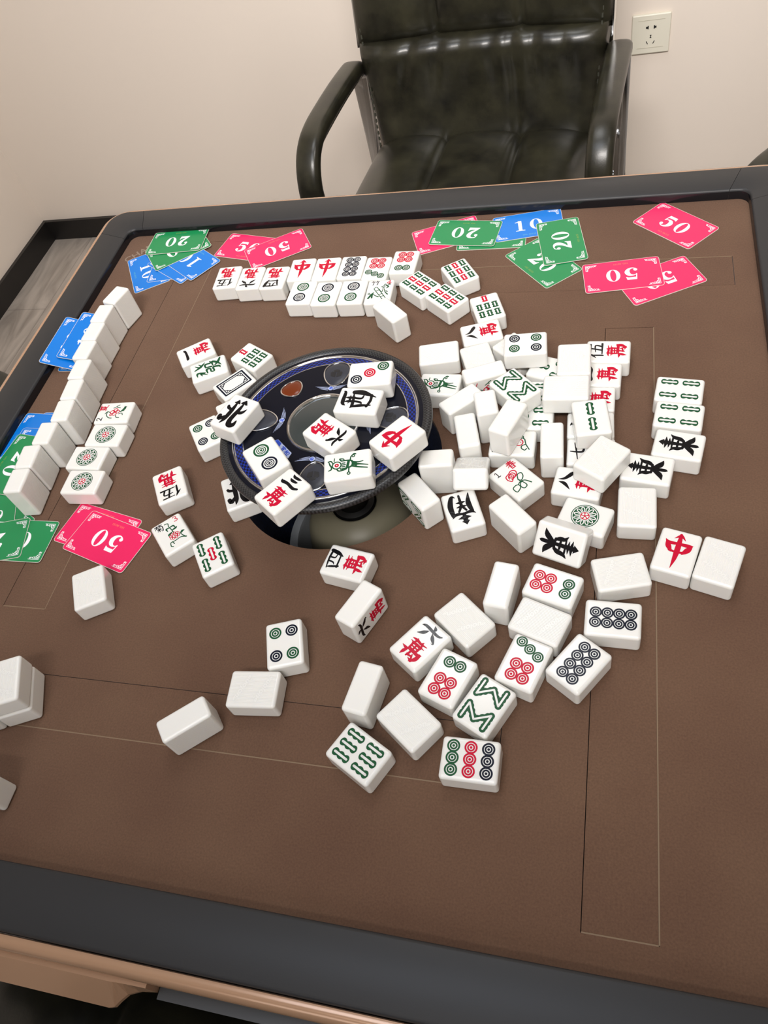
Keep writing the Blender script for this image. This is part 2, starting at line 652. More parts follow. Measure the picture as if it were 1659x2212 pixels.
NUM = {
    '1m': [[(2, 60, 2), (12, 50, 16), (30, 46, 15), (76, 46, 13), (92, 54, 14), (98, 60, 4)]],
    '2m': [[(24, 86, 4), (38, 76, 12), (66, 82, 10), (76, 88, 3)], [(2, 30, 3), (14, 20, 13), (70, 20, 13), (98, 32, 6)]],
    '3m': [[(26, 98, 4), (38, 88, 13), (62, 92, 12), (74, 98, 5)], [(28, 66, 3), (42, 58, 13), (64, 62, 11), (72, 68, 4)],
           [(2, 22, 4), (12, 14, 16), (40, 22, 14), (78, 18, 14), (98, 32, 10)]],
    '4m': [[(8, 88, 3), (14, 60, 10), (22, 8, 9)], [(4, 84, 4), (50, 92, 9), (96, 88, 9)], [(94, 92, 16), (86, 44, 18), (74, 4, 4)],
           [(16, 16, 8), (82, 20, 7)], [(40, 88, 8), (36, 54, 7), (26, 42, 3)], [(60, 88, 8), (60, 54, 7), (78, 46, 4)]],
    '5m': [[(28, 100, 3), (18, 74, 11), (0, 48, 2)], [(18, 76, 9), (18, 4, 9), (14, -2, 3)], [(36, 88, 4), (94, 92, 8)],
           [(66, 90, 9), (54, 8, 9)], [(42, 54, 4), (86, 57, 8), (80, 10, 9)], [(28, 6, 5), (100, 8, 10)]],
    '6m': [[(46, 100, 4), (56, 86, 14), (54, 76, 4)], [(0, 60, 4), (18, 70, 12), (80, 64, 11), (100, 76, 5)],
           [(40, 54, 3), (28, 26, 15), (8, 0, 3)], [(60, 54, 3), (74, 32, 15), (94, 8, 6), (86, 2, 2)]],
    '7m': [[(4, 50, 4), (96, 66, 10)], [(48, 98, 5), (44, 30, 10), (56, 10, 10), (92, 14, 5)]],
    '8m': [[(38, 92, 3), (32, 50, 16), (4, 4, 3)], [(52, 98, 3), (60, 56, 13), (92, 14, 18), (98, 22, 3)]],
    '9m': [[(44, 100, 5), (38, 50, 11), (4, 4, 3)], [(8, 66, 5), (72, 70, 9), (72, 20, 9), (98, 18, 5)]],
}
ZH = [[(50, 97, 8), (51, 60, 14), (50, 30, 11), (45, 0, 1)], [(30, 84, 1), (44, 92, 6), (50, 99, 3)], [(70, 83, 1), (58, 92, 6), (50, 99, 3)],
      [(2, 78, 1), (16, 70, 10), (50, 71, 8), (82, 71, 11), (100, 74, 1)], [(8, 73, 5), (17, 60, 14), (30, 47, 6)],
      [(24, 49, 7), (50, 47, 6), (78, 50, 8)], [(97, 73, 3), (85, 59, 15), (70, 46, 6)]]
EAST = [[(50, 98, 3), (50, 88, 12), (50, 40, 9), (50, 8, 10), (48, 0, 2)], [(34, 88, 1), (44, 92, 6), (50, 100, 3)], [(66, 88, 1), (56, 92, 6), (50, 100, 3)],
        [(20, 84, 1), (50, 82, 9), (80, 84, 1)], [(24, 75, 1), (50, 74, 7), (76, 75, 1)], [(10, 70, 2), (24, 62, 9), (26, 50, 11), (34, 38, 5)],
        [(20, 66, 4), (50, 67, 5), (82, 67, 5)], [(94, 74, 2), (82, 64, 10), (76, 48, 12), (64, 38, 5)], [(30, 40, 7), (50, 38, 7), (70, 40, 7)],
        [(36, 53, 6), (64, 53, 6)], [(47, 38, 7), (26, 18, 14), (0, 10, 1)], [(53, 38, 7), (74, 20, 15), (98, 14, 1)], [(22, 12, 6), (34, 20, 4)]]
WEST = [[(16, 82, 2), (30, 92, 11), (86, 94, 9), (94, 100, 2)], [(36, 88, 3), (40, 76, 9), (40, 62, 7)], [(60, 88, 3), (60, 76, 9), (62, 62, 7)],
        [(26, 76, 1), (50, 74, 7), (76, 76, 1)], [(4, 66, 3), (16, 62, 9), (50, 64, 8), (98, 70, 2)], [(12, 62, 7), (20, 40, 10), (26, 10, 4)],
        [(92, 68, 14), (92, 42, 17), (72, 2, 3)], [(18, 20, 8), (50, 14, 8), (82, 16, 8)], [(42, 62, 7), (38, 42, 7), (28, 36, 3)],
        [(60, 62, 7), (60, 42, 7), (76, 38, 4)]]
SOUTH = [[(50, 100, 3), (50, 92, 13), (50, 66, 9)], [(34, 90, 1), (44, 93, 6), (50, 101, 3)], [(66, 90, 1), (56, 93, 6), (50, 101, 3)],
         [(24, 80, 1), (50, 78, 12), (78, 80, 1)], [(4, 72, 2), (22, 64, 9), (50, 66, 7), (80, 64, 9), (98, 74, 2)],
         [(14, 64, 9), (20, 34, 14), (10, 2, 3)], [(92, 66, 11), (94, 34, 15), (80, 4, 10), (66, 8, 2)], [(36, 56, 6), (44, 46, 7)],
         [(66, 57, 6), (56, 46, 7)], [(30, 42, 3), (50, 41, 9), (70, 42, 3)], [(32, 27, 3), (50, 28, 9), (68, 27, 3)], [(50, 42, 9), (50, 4, 6)]]
NORTH = [[(30, 92, 3), (34, 58, 11), (34, 20, 11), (26, 0, 3)], [(16, 82, 1), (26, 84, 6), (31, 94, 3)], [(48, 82, 1), (40, 84, 6), (33, 94, 3)],
         [(4, 64, 7), (12, 58, 9), (34, 54, 7)], [(2, 24, 11), (10, 14, 12), (32, 30, 7)], [(64, 96, 3), (64, 60, 11), (62, 22, 13), (74, 5, 15), (92, 8, 13), (94, 24, 4)],
         [(48, 86, 1), (56, 88, 7), (64, 99, 3)], [(84, 86, 1), (74, 88, 7), (66, 99, 3)], [(98, 72, 2), (86, 56, 10), (62, 50, 7)]]
FA = [[(6, 92, 3), (32, 90, 8), (22, 62, 4)], [(4, 74, 3), (24, 76, 8), (2, 54, 2)], [(60, 98, 4), (76, 74, 9), (100, 56, 3)], [(92, 94, 3), (74, 80, 6)], [(98, 80, 3), (82, 70, 6)],
      [(14, 52, 4), (42, 54, 7), (40, 40, 6), (18, 38, 5), (16, 26, 5), (44, 28, 7), (40, 6, 8), (26, 2, 3)], [(58, 56, 4), (54, 34, 7)],
      [(58, 56, 5), (82, 56, 7), (82, 36, 6), (96, 36, 4)], [(50, 26, 3), (88, 29, 8), (72, 10, 8), (44, -4, 3)], [(56, 20, 4), (76, 6, 9), (102, -4, 5)]]
CHUN = [[(20, 90, 8), (80, 90, 8)], [(24, 78, 8), (76, 78, 8)], [(6, 66, 8), (94, 66, 8)], [(50, 101, 9), (44, 64, 9), (4, 34, 5)], [(58, 64, 8), (98, 36, 8)],
        [(32, 46, 8), (32, 2, 8)], [(32, 45, 8), (70, 45, 8)], [(70, 46, 8), (70, 2, 8)], [(32, 25, 7), (70, 25, 7)], [(32, 4, 8), (70, 4, 8)]]
XIA = [[(8, 96, 9), (92, 96, 9)], [(26, 84, 8), (26, 42, 8)], [(26, 84, 8), (74, 84, 8)], [(74, 84, 8), (74, 42, 8)], [(26, 70, 6), (74, 70, 6)], [(26, 57, 6), (74, 57, 6)],
       [(22, 43, 7), (78, 43, 7)], [(44, 42, 7), (10, 14, 5)], [(28, 28, 7), (74, 30, 8), (16, -4, 4)], [(34, 22, 7), (96, -4, 8)]]
JU = [[(6, 88, 8), (94, 88, 8)], [(32, 100, 8), (32, 78, 7)], [(68, 100, 8), (68, 78, 7)], [(24, 76, 7), (4, 48, 4)], [(20, 66, 6), (90, 66, 8), (86, 4, 9), (70, 0, 4)],
      [(26, 38, 6), (74, 38, 6)], [(48, 56, 8), (48, 8, 8)], [(34, 54, 5), (40, 44, 5)], [(66, 54, 5), (58, 44, 5)], [(44, 34, 5), (24, 14, 4)], [(54, 34, 5), (72, 14, 5)]]
ZHU = [[(24, 98, 8), (2, 64, 5)], [(10, 78, 8), (48, 82, 8)], [(30, 80, 9), (28, 12, 9), (14, 12, 4)], [(74, 98, 8), (54, 64, 5)], [(62, 78, 8), (100, 82, 8)], [(82, 80, 9), (80, 12, 9), (66, 12, 4)]]
DIG = {'1': [[(28, 80, 9), (56, 96, 10), (56, 4, 12)], [(26, 4, 10), (86, 4, 10)]],
       '2': [[(10, 74, 10), (36, 98, 12), (78, 82, 13), (50, 40, 12), (10, 6, 10)], [(10, 6, 12), (88, 8, 12)]],
       '3': [[(12, 88, 11), (50, 99, 12), (78, 76, 12), (42, 54, 11)], [(42, 54, 11), (84, 38, 12), (66, 4, 12), (14, 8, 11)]],
       '4': [[(66, 2, 14), (66, 98, 14)], [(66, 96, 12), (8, 30, 11)], [(8, 30, 11), (98, 30, 11)], [(44, 4, 10), (90, 4, 10)]]}


def dot(ink, x, y, r, big=False):
    """concentric rings cut into the tile"""
    if big:
        for a, b in ((1, .76), (.62, .5), (.38, .27), (.16, .0)):
            ink.ring(x, y, r * a, r * b) if b else ink.disc(x, y, r * a, 14)
    else:
        for a, b in ((1, .72), (.60, .35), (.20, 0)):
            ink.ring(x, y, r * a, r * b, 24) if b else ink.disc(x, y, r * a, 12)


def bamboo(ink, wh, x, y, l, w, ang=0.0, chunky=False):
    """one bamboo stick: scalloped coloured body with a pale bar along it"""
    ca, sa = math.cos(ang), math.sin(ang)

    def P(u, v):
        return (x + u * ca - v * sa, y + u * sa + v * ca)
    prof = []
    n = 36
    for side in (1, -1):
        for i in range(n + 1):
            t = -1 + 2 * i / n
            v = t * l / 2 * side * -1
            if chunky:
                hw = w / 2 * (0.80 + 0.24 * (abs(t) > 0.58) + 0.16 * (abs(t) < 0.26))
            else:
                hw = w / 2 * (0.62 + 0.38 * abs(math.cos(1.5 * PI * t)))
            if abs(t) > 0.8:
                hw *= math.sqrt(max(0, 1 - ((abs(t) - 0.8) / 0.2) ** 2)) * 0.85 + 0.15 * (abs(t) < 0.999)
            prof.append(P(hw * side, v))
    ink.poly(prof)
    hl, hw = l * (0.31 if chunky else 0.36), w * (0.125 if chunky else 0.145)
    wh.stroke([(*P(0, -hl), hw * 2), (*P(0, hl), hw * 2)], cap=not chunky)


SIGN = {}


def sign(key):
    """list of (part name, mesh) for one engraved face"""
    if key in SIGN:
        return SIGN[key]
    R, G, K, B, Wh = Ink(), Ink(), Ink(), Ink(), Ink(0.14)
    nm = {'R': 'red_engraving', 'G': 'green_engraving', 'K': 'black_engraving', 'B': 'blue_black_engraving', 'W': 'white_inlay'}
    if key.endswith('m') and key in NUM:
        nm.update(R='ten_thousand_character', K='numeral')
        R.glyph(WAN, -9.5, -17.5, 19, 19.5)
        y0, h = (5, 13) if key not in ('1m', '8m') else (5, 12)
        K.glyph(NUM[key], -10, y0, 20, h, k=16)
    elif key.endswith('d') and key[0] in '123456789':
        nm.update(R='red_circles', G='green_circles', B='black_circles')
        n = int(key[0])
        if n == 1:
            G.ring(0, 0, 11.6, 10.9, 48)
            G.ring(0, 0, 10.1, 4.6, 48)
            for i in range(12):
                a = 2 * PI * i / 12
                Wh.stroke([(r_ * math.cos(a + d_), r_ * math.sin(a + d_), 0.8) for r_, d_ in ((4.7, -.15), (7.2, -.165), (8.5, -.10), (9.3, 0), (8.5, .10), (7.2, .165), (4.7, .15))], cap=False)
            R.ring(0, 0, 3.9, 3.2, 32)
            for i in range(5):
                a = 2 * PI * i / 5 + 0.3
                R.stroke([(0, 0, 0.5), (1.8 * math.cos(a), 1.8 * math.sin(a), 0.7), (3.4 * math.cos(a), 3.4 * math.sin(a), 1.5)], cap=False)
            R.disc(0, 0, 0.9)
            nm.update(G='green_wheel', R='red_centre', W='white_petals')
        elif n == 2:
            dot(G, 0, 9.3, 7.4, True)
            dot(B, 0, -9.3, 7.4, True)
        elif n == 3:
            dot(G, -7.6, 12.2, 5.6)
            dot(R, 0, 0, 5.6)
            dot(B, 7.6, -12.2, 5.6)
        elif n == 4:
            for ik, x, y in ((G, -7, 10.5), (B, 7, 10.5), (B, -7, -10.5), (G, 7, -10.5)):
                dot(ik, x, y, 5.3)
        elif n in (6, 7):
            if n == 6:
                for x in (-4.6, 4.6):
                    dot(G, x, 11.8, 4.9)
                G.stroke([(-1.3, 11.8, 3.2), (1.3, 11.8, 3.2)], cap=False)
            else:
                for i in range(3):
                    dot(G, -8.0 + 8.0 * i, 15.2 - 3.6 * i, 4.4)
            for x in (-4.6, 4.6):
                for y in (-3.2, -12.6):
                    dot(R, x, y, 4.9)
            for q in ((0, -3.2, 1), (0, -12.6, 1), (-4.6, -7.9, 0), (4.6, -7.9, 0)):
                d = (1.2, 0) if q[2] else (0, 1.2)
                R.stroke([(q[0] - d[0], q[1] - d[1], 3.0), (q[0] + d[0], q[1] + d[1], 3.0)], cap=False)
        elif n == 8:
            for i in range(4):
                for x in (-4.4, 4.4):
                    dot(B, x, 13.0 - 8.7 * i, 4.6)
                B.stroke([(-1.2, 13.0 - 8.7 * i, 2.6), (1.2, 13.0 - 8.7 * i, 2.6)], cap=False)
                if i < 3:
                    for x in (-4.4, 4.4):
                        B.stroke([(x, 13.0 - 8.7 * i - 3.4, 2.6), (x, 13.0 - 8.7 * i - 5.3, 2.6)], cap=False)
        elif n == 9:
            for ik, y in ((G, 12.6), (R, 0), (B, -12.6)):
                for x in (-8.6, 0, 8.6):
                    dot(ik, x, y, 4.75)
                for x in (-4.3, 4.3):
                    ik.stroke([(x - 1.0, y, 2.6), (x + 1.0, y, 2.6)], cap=False)
    elif key.endswith('b') and key[0] in '23456789' and len(key) == 2:
        nm.update(R='red_bamboo', G='green_bamboo', W='pale_bamboo_cores')
        n = int(key[0])
        if n == 2:
            for y in (9.2, -9.2):
                bamboo(G, Wh, 0, y, 15.5, 7)
        elif n == 3:
            bamboo(G, Wh, 0, 9.4, 15.5, 7)
            for x in (-8, 8):
                bamboo(G, Wh, x, -9.4, 15.5, 7)
        elif n in (4, 5):
            for x in (-8.2, 8.2):
                for y in (9.4, -9.4):
                    bamboo(G, Wh, x, y, 15.5, 6.4)
            if n == 5:
                bamboo(R, Wh, 0, 0, 15.5, 6.4)
        elif n == 6:
            for x in (-9, 0, 9):
                for y in (9.4, -9.4):
                    bamboo(G, Wh, x, y, 15.5, 6.2)
        elif n == 7:
            bamboo(R, Wh, 0, 13.4, 10.2, 6.2, 0, True)
            for x in (-8.4, 0, 8.4):
                for y in (0.6, -11.8):
                    bamboo(G, Wh, x, y, 10.2, 6.2, 0, True)
        elif n == 9:
            for ik, x in ((G, -8.8), (R, 0), (G, 8.8)):
                for y in (12.6, 0, -12.6):
                    bamboo(ik, Wh, x, y, 10.4, 6.4, 0, True)
        elif n == 8:
            for sg in (1, -1):
                zig = [(-9.6, 16.2), (-9.6, 4.4), (0, 13.6), (9.6, 4.4), (9.6, 16.2)]
                zig = [(x, y * sg) for x, y in zig]
                for i in range(4):
                    (xa, ya), (xb, yb) = zig[i], zig[i + 1]
                    G.stroke([(xa, ya, 4.4), (xb, yb, 4.4)])
                    for t in (0.2, 0.5, 0.8):
                        G.disc(xa + (xb - xa) * t, ya + (yb - ya) * t, 2.75, 14)
                    Wh.stroke([(xa, ya, 1.5), (xb, yb, 1.5)])
                for x, y in zig:
                    G.disc(x, y, 2.6, 16)
    elif key == 'zh':
        nm.update(R='red_dragon_character')
        R.glyph(ZH, -11, -17, 22, 34, k=24)
    elif key == 'fa':
        nm.update(G='green_dragon_character')
        G.glyph(FA, -11, -14, 22, 30, k=24, bold=1.5)
    elif key in 'ewsn':
        nm.update(K='wind_character')
        K.glyph({'e': EAST, 'w': WEST, 's': SOUTH, 'n': NORTH}[key], -11, -16.5, 22, 33, k=25, bold=1.55 if key == 'n' else 1.35)
    elif key == 'bai':
        nm.update(B='black_frame')

        def rect(w, h, t):
            for a, b in (((-w, -h), (w, -h)), ((w, -h), (w, h)), ((w, h), (-w, h)), ((-w, h), (-w, -h))):
                B.stroke([(*a, t), (*b, t)])
        rect(10.6, 16.2, 1.9)
        rect(7.9, 13.6, 1.0)
        for sx in (1, -1):
            for sy in (1, -1):
                B.stroke([(sx * 7.9, sy * 7.6, 1.0), (sx * 2.4, sy * 13.6, 1.0)])
                B.stroke([(sx * 6.6, sy * 12.6, 0.8), (sx * 4.6, sy * 10.6, 0.8)])
    elif key == '1b':
        nm.update(G='green_bird', R='red_bird_eye')
        w = 1.3
        G.ring(0.4, 9.2, 4.4, 3.3, 24)
        R.ring(0.4, 9.2, 1.9, 0.7, 18)
        for st in ([(-4.4, 16.5, .8), (-3.6, 14.2, w), (-1, 13.8, w), (2, 15.2, w), (5.4, 16.2, .8)], [(3.2, 12.6, 1), (6, 14.4, 1.2), (5.6, 16.8, 1)],
                   [(5.4, 11.5, 1), (8.6, 11.2, .7)], [(-4, 9, w), (-6.2, 7, w), (-5.2, 1.5, w), (-3.8, 0.5, w)], [(-3.4, 6.2, 1), (-6, 3, 1)],
                   [(-4.4, 5.6, w), (-3.2, -2.4, 1.6), (0, -5, 2.2), (4, -3, 1.6), (4.6, 4.4, w)], [(-2, 4.6, 1), (-2, 2.0, 1)], [(0, 4.4, 1), (0, 1.6, 1)], [(2, 4.4, 1), (2, 2, 1)],
                   [(4.6, 5, 1.4), (7, 6.6, 1.2), (6.6, 3.4, 1), (4.6, 2.6, 1)], [(-4.2, -1.5, w), (-8.6, -1.2, 1)], [(4, -2.6, w), (8, -3.2, 1)],
                   [(8, -3.2, 1), (10.6, -5.8, 1.4), (10.4, -7.6, 1)], [(-2.4, -4, 1.8), (-4.6, -10, 1.4), (-6.6, -17.5, 0.9)], [(-0.6, -5, 2.6), (-1.6, -11, 1.6), (-3.6, -18, 0.8)],
                   [(1.6, -5, 2.2), (1.0, -9.5, 1.2), (1.4, -13.8, 0.8)], [(-2.2, -7.5, 2.4), (-0.4, -7.5, 2.4)], [(-3, 0, 2.4), (3, -1.2, 2.4)]):
            G.stroke(st)
        G.ring(-10, -1.2, 1.7, 0.8, 16)
        G.ring(8.6, -5.4, 1.6, 0.75, 16)
    elif key == 'f1':                                            # spring, with 1
        nm.update(K='numeral', R='red_character_and_rose', G='green_leaves')
        K.glyph(DIG['1'], -12.6, 11, 5.4, 6)
        R.glyph(CHUN, 2.5, 10, 8.8, 9.2)
        w = 0.95
        R.stroke([(-7, 3, w), (-6, 6.6, w), (-2, 7.8, w), (2, 9.2, w), (5, 6.4, w), (2.6, 2.4, w), (-2, 1.2, w), (-5, -0.6, w), (-7, 3, w)])
        R.ring(-1.6, 4.2, 2.4, 1.6, 20)
        R.ring(-1.6, 4.2, 0.9, 0.3, 12)
        R.stroke([(-5, 3, w), (-3.4, 6, w), (1, 7, w), (2.4, 4, w), (0, 1.6, w), (-3.6, 1.2, w)])
        for lf in ([(0, -2.8), (3.4, 2.0), (7.2, 1.4), (6.0, -2.6), (2, -5)], [(-5.6, -6.2), (-9.8, -7.4), (-9.6, -12.6), (-4.2, -10.8), (-3.4, -7.6)],
                   [(1.4, -6.8), (1.8, -12.4), (-2, -13.6), (-3.2, -10), (-0.6, -6.8)]):
            G.stroke([(x, y, w) for x, y in lf + [lf[0]]])
        G.stroke([(-3.4, -7.0, w), (0, -5.8, w), (4, -7.2, w), (6.6, -12.8, 1.2)])
        G.stroke([(0, -5.8, w), (0.6, -3.4, w)])
    elif key == 'f2':                                            # summer, with 2
        nm.update(K='numeral', R='red_character_and_flower', G='green_tendrils')
        K.glyph(DIG['2'], -12.6, 11, 5.6, 6.4)
        R.glyph(XIA, 1.5, 10, 9.6, 8.6)
        for x, y, r in ((0, 1.4, 3.0), (2.6, -1.6, 2.9), (-2.4, -1.4, 2.9), (0.4, -4.4, 2.7), (-3.8, 2.4, 1.8)):
            R.ring(x, y, r, r - 0.9, 20)
        w = 0.95
        for st in ([(-2, 10, w), (1, 8, w), (0, 5, w)], [(1, 8, w), (-4, 7.6, w), (-8, 4, w), (-8.8, 0, w)], [(-5, -4, w), (-8, -5.6, w), (-8.6, -9, w)],
                   [(6, -6, w), (8, -1, w), (10.4, -4, w)], [(8, -1, w), (6, 2, w)]):
            G.stroke(st)
        G.stroke([(0, -8, 1.4), (5, -12, 2.4), (8, -11, 1)])
        for i in range(5):
            G.stroke([(1.2 + 1.3 * i, -8.4 - 0.6 * i, 0.9), (1.6 + 1.5 * i, -12 - 0.3 * i, 0.9)])
        G.stroke([(-3, -7, 0.9), (-2, -10.4, 0.9), (-4.6, -12, 0.9)])
    elif key == 'f3':                                            # chrysanthemum, with 3
        nm.update(K='plant_character', R='red_numeral_and_flower', G='green_stems')
        K.glyph(JU, -12.2, 9.6, 8.2, 8.6)
        R.glyph(DIG['3'], 7, 11.8, 5, 6.2)
        for i in range(9):
            a = 2 * PI * i / 9
            R.ring(1.6 + 4.2 * math.cos(a), -3.6 + 3.0 * math.sin(a), 1.5, 0.85, 14)
        R.ring(1.6, -3.6, 2.9, 2.1, 20, 0.8)
        R.ring(1.6, -3.6, 1.1, 0.4, 12)
        w = 0.9
        for st in ([(-2, 15, w), (1.2, 14, w), (0.6, 10, w), (1.6, 5, w), (2.2, 0, w)], [(1, 8, w), (-2.6, 8.6, 1.6), (-2.2, 5.4, w)], [(1, 8.4, w), (4.6, 8.4, 1.8), (5.6, 6, w)],
                   [(1.6, 4, w), (5.6, 4.4, 2.2), (7.4, 5.2, .6)], [(1.6, 2, w), (-2.6, 0.6, 2), (-3.4, -1, .6)], [(-6, -13.6, w), (-4.8, -9.4, w), (0, -9.6, w), (6, -9.2, w), (10.4, -12, 1.4)],
                   [(9.6, -11, w), (7.4, -5.6, w), (9.6, -3.4, 2.4), (11.6, -3.6, w)], [(-6, -13.6, w), (-4.4, -15, w)], [(-3, -9.4, w), (-2.2, -12.4, w)]):
            G.stroke(st)
    elif key == 'f4':                                            # bamboo, with 4
        nm.update(K='plant_character', R='red_numeral', G='green_bamboo_plant')
        K.glyph(ZHU, -11.2, 11, 9.6, 7.4)
        R.glyph(DIG['4'], 7, 12, 5.6, 6.4)
        w = 0.9
        for st in ([(-6.5, 4.4, w), (6, -14, w)], [(-2.6, 6.6, w), (9.4, -12, w)], [(-6.5, 4.4, w), (-4.8, 7.2, w), (-2.6, 6.6, w)], [(-3.6, 0.6, w), (0.2, 2.6, w)], [(1.2, -6, w), (4.8, -4.4, w)],
                   [(3.6, -9.6, w), (7.2, -8, w)], [(0, 3.4, w), (3.6, -1.6, w), (4.6, 4.4, w)], [(6, 4, w), (7.4, -1.6, w), (11, -6, 1.6)], [(7, 0, w), (9.4, 0.4, w)], [(8, -2, w), (10.6, -1.4, w)],
                   [(2, 7.6, 1), (5, 9.2, 1)], [(6, 7.2, 1.6), (3.6, 5.4, 1)], [(8, 9.4, 2), (10.2, 7.4, 1.8), (8.4, 5, 1)], [(9, 11.6, 1), (11.6, 11.4, 1.4)],
                   [(-8, -6, 3.2), (-5.6, -2, 1)], [(-8, -6, 2.4), (-4.6, -5.6, 1)], [(-8, -6, 2.8), (-10.8, -12, 2)], [(-7, -6, 2), (-6.6, -11, 2)], [(-4, -7, w), (1, -10, 1.4)]):
            G.stroke(st)
        G.ring(6, 11, 1.4, 0.6, 14)
        G.ring(-11, -4, 1.5, 0.7, 14)
    elif key == 'f1x':
        nm.update(R='red_flower', G='green_tendrils', K='plant_character')
        K.glyph(JU, -12.2, 9.6, 8.2, 8.6)
        R.ring(0, -6, 4.2, 3.2, 24)
        for x, y in ((-1.2, -5), (1.2, -5.2), (0.2, -7.6)):
            R.disc(x, y, 0.5, 10)
        w = 1.0
        for st in ([(6, -4, w), (8.8, -7, w), (6.6, -9.6, w), (5, -8, w)], [(4, -11, w), (-2, -12.6, w), (-8, -16, w)], [(-2, -12.6, w), (-4, -9, w), (-7, -9, w), (-9, -12, w), (-7, -13.6, w)],
                   [(4, -11, w), (5.6, -9, w)]):
            G.stroke(st)
    out = []
    for c, ink, mt in (('R', R, 'red'), ('G', G, 'green'), ('K', K, 'black'), ('B', B, 'navy'), ('W', Wh, 'tile')):
        if ink.mb.v:
            out.append((nm[c], ink.mesh(nm[c], MT[mt])))
    SIGN[key] = out
    return out


TILE_ME = rounded_box('mahjong_tile', (TILE_W, TILE_L, TILE_T), 0.0029, MT['tile'])


def back_lettering():
    """the maker's word, twice, raised on the ridged back (180 degrees apart)"""
    src = text_mesh('back_lettering', 'guolong', 0.0064, MT['relief'], 0.00012, 0.00014, 0.2)
    wid = max(q.co.x for q in src.vertices) - min(q.co.x for q in src.vertices)
    v, f = [], []
    for sg in (1, -1):
        b = len(v)
        ang = math.radians(-27.5)
        for q in src.vertices:
            x, y = q.co.x * 0.0245 / wid, q.co.y
            xr, yr = x * math.cos(ang) - y * math.sin(ang), x * math.sin(ang) + y * math.cos(ang)
            xr, yr = xr * sg, (yr + 0.0094) * sg
            v.append((-xr, yr, -TILE_T / 2 - q.co.z * 0.8))
        f += [tuple(reversed([i + b for i in p.vertices])) for p in src.polygons]
    me = fix_normals(mesh_of('back_lettering', v, f, MT['relief']))
    bpy.data.meshes.remove(src)
    return me


BACK_ME = back_lettering()
TZ = 0.76                                                        # height of the felt


def tile(cls, face, x, y, yaw, z, label, group, rot=None):
    """cls: U face up, D face down, S on its long side, E on its end"""
    o = link('mahjong_tile', TILE_ME)
    tag(o, label, 'tile', group)
    c, s = math.cos(math.radians(yaw)), math.sin(math.radians(yaw))
    u, v, w = Vector((c, s, 0)), Vector((-s, c, 0)), Vector((0, 0, 1))
    if rot is not None:
        X, Y, Z = rot
        ctr = Vector((x, y, TZ + z))
    else:
        # local x (width), y (length), z (face normal) of the tile in the room
        if cls == 'U':
            X, Y, Z, h = u, v, w, TILE_T
        elif cls == 'D':
            X, Y, Z, h = -u, v, -w, TILE_T
        elif cls == 'S':
            # first edge (u) is the thickness and the way the face looks, second edge (-v) is the sign's up
            Z, Y = u, -v
            X, h = Y.cross(Z), TILE_W
        else:
            # standing on its end, face towards -u
            Z, Y = -u, w
            X, h = Y.cross(Z), TILE_L
        ctr = Vector((x, y, TZ + z + h / 2 + 0.0002))
    o.matrix_world = Matrix(((X.x, Y.x, Z.x, ctr.x), (X.y, Y.y, Z.y, ctr.y), (X.z, Y.z, Z.z, ctr.z), (0, 0, 0, 1)))
    if face in ('g', 'b'):
        link('back_lettering', BACK_ME, o)
    elif face != '-':
        for nm, me in sign(face):
            link(nm, me, o)
    return o

# ------------------------------------------------------------------ the room
XL, XR, YB, YF, ZC = -1.597, 2.3, 1.577, -2.3, 2.7


def plane_box(name, lo, hi, mat):
    mb = MB()
    mb.box([(a + b) / 2 for a, b in zip(lo, hi)], [b - a for a, b in zip(lo, hi)])
    o = link(name, mb.mesh(name, mat))
    o['kind'] = 'structure'
    return o


plane_box('floor', (XL - .1, YF - .1, -0.1), (XR + .1, YB + .1, 0), MT['floor'])
plane_box('ceiling', (XL - .1, YF - .1, ZC), (XR + .1, YB + .1, ZC + .1), MT['ceil'])
plane_box('wall_back', (XL - .1, YB, 0), (XR + .1, YB + .1, ZC), MT['paint'])
plane_box('wall_left', (XL - .1, YF, 0), (XL, YB, ZC), MT['paint'])
plane_box('wall_right', (XR, YF, 0), (XR + .1, YB, ZC), MT['paint'])
plane_box('wall_front', (XL - .1, YF - .1, 0), (XR + .1, YF, ZC), MT['paint'])
plane_box('baseboard_back', (XL + .012, YB - .012, 0), (XR, YB, 0.068), MT['skirt'])
plane_box('baseboard_left', (XL, YF, 0), (XL + .012, YB, 0.068), MT['skirt'])

# wall socket
sk = empty('wall_socket', (0.325, YB, 0.436))
tag(sk, 'white five-hole wall socket right of the chair back', 'socket')
link('cover_plate', rounded_box('cover_plate', (0.086, 0.009, 0.086), 0.003, MT['switch'], 3), sk, (0, -0.0045, 0))
mb = MB()
mb.box((0, 0, 0.031), (0.06, 0.0006, 0.0008))
mb.box((0, 0, -0.029), (0.06, 0.0006, 0.0008))
link('trim_line', mb.mesh('trim_line', pmat('socket_groove', srgb(190, 184, 168), 0.5)), sk, (0, -0.0093, 0))


def socket_hole(pts):
    mb = MB()
    n = len(pts)
    vs = [(x * .001, 0.0, z * .001) for x, z in pts] + [(x * .001, 0.0012, z * .001) for x, z in pts]
    mb.add(vs, [tuple(range(n)), tuple(reversed(range(n, 2 * n)))] + [(i, n + i, n + (i + 1) % n, (i + 1) % n) for i in range(n)])
    link('pin_hole', fix_normals(mb.mesh('pin_hole', MT['hole'])), sk, (0, -0.0098, 0))


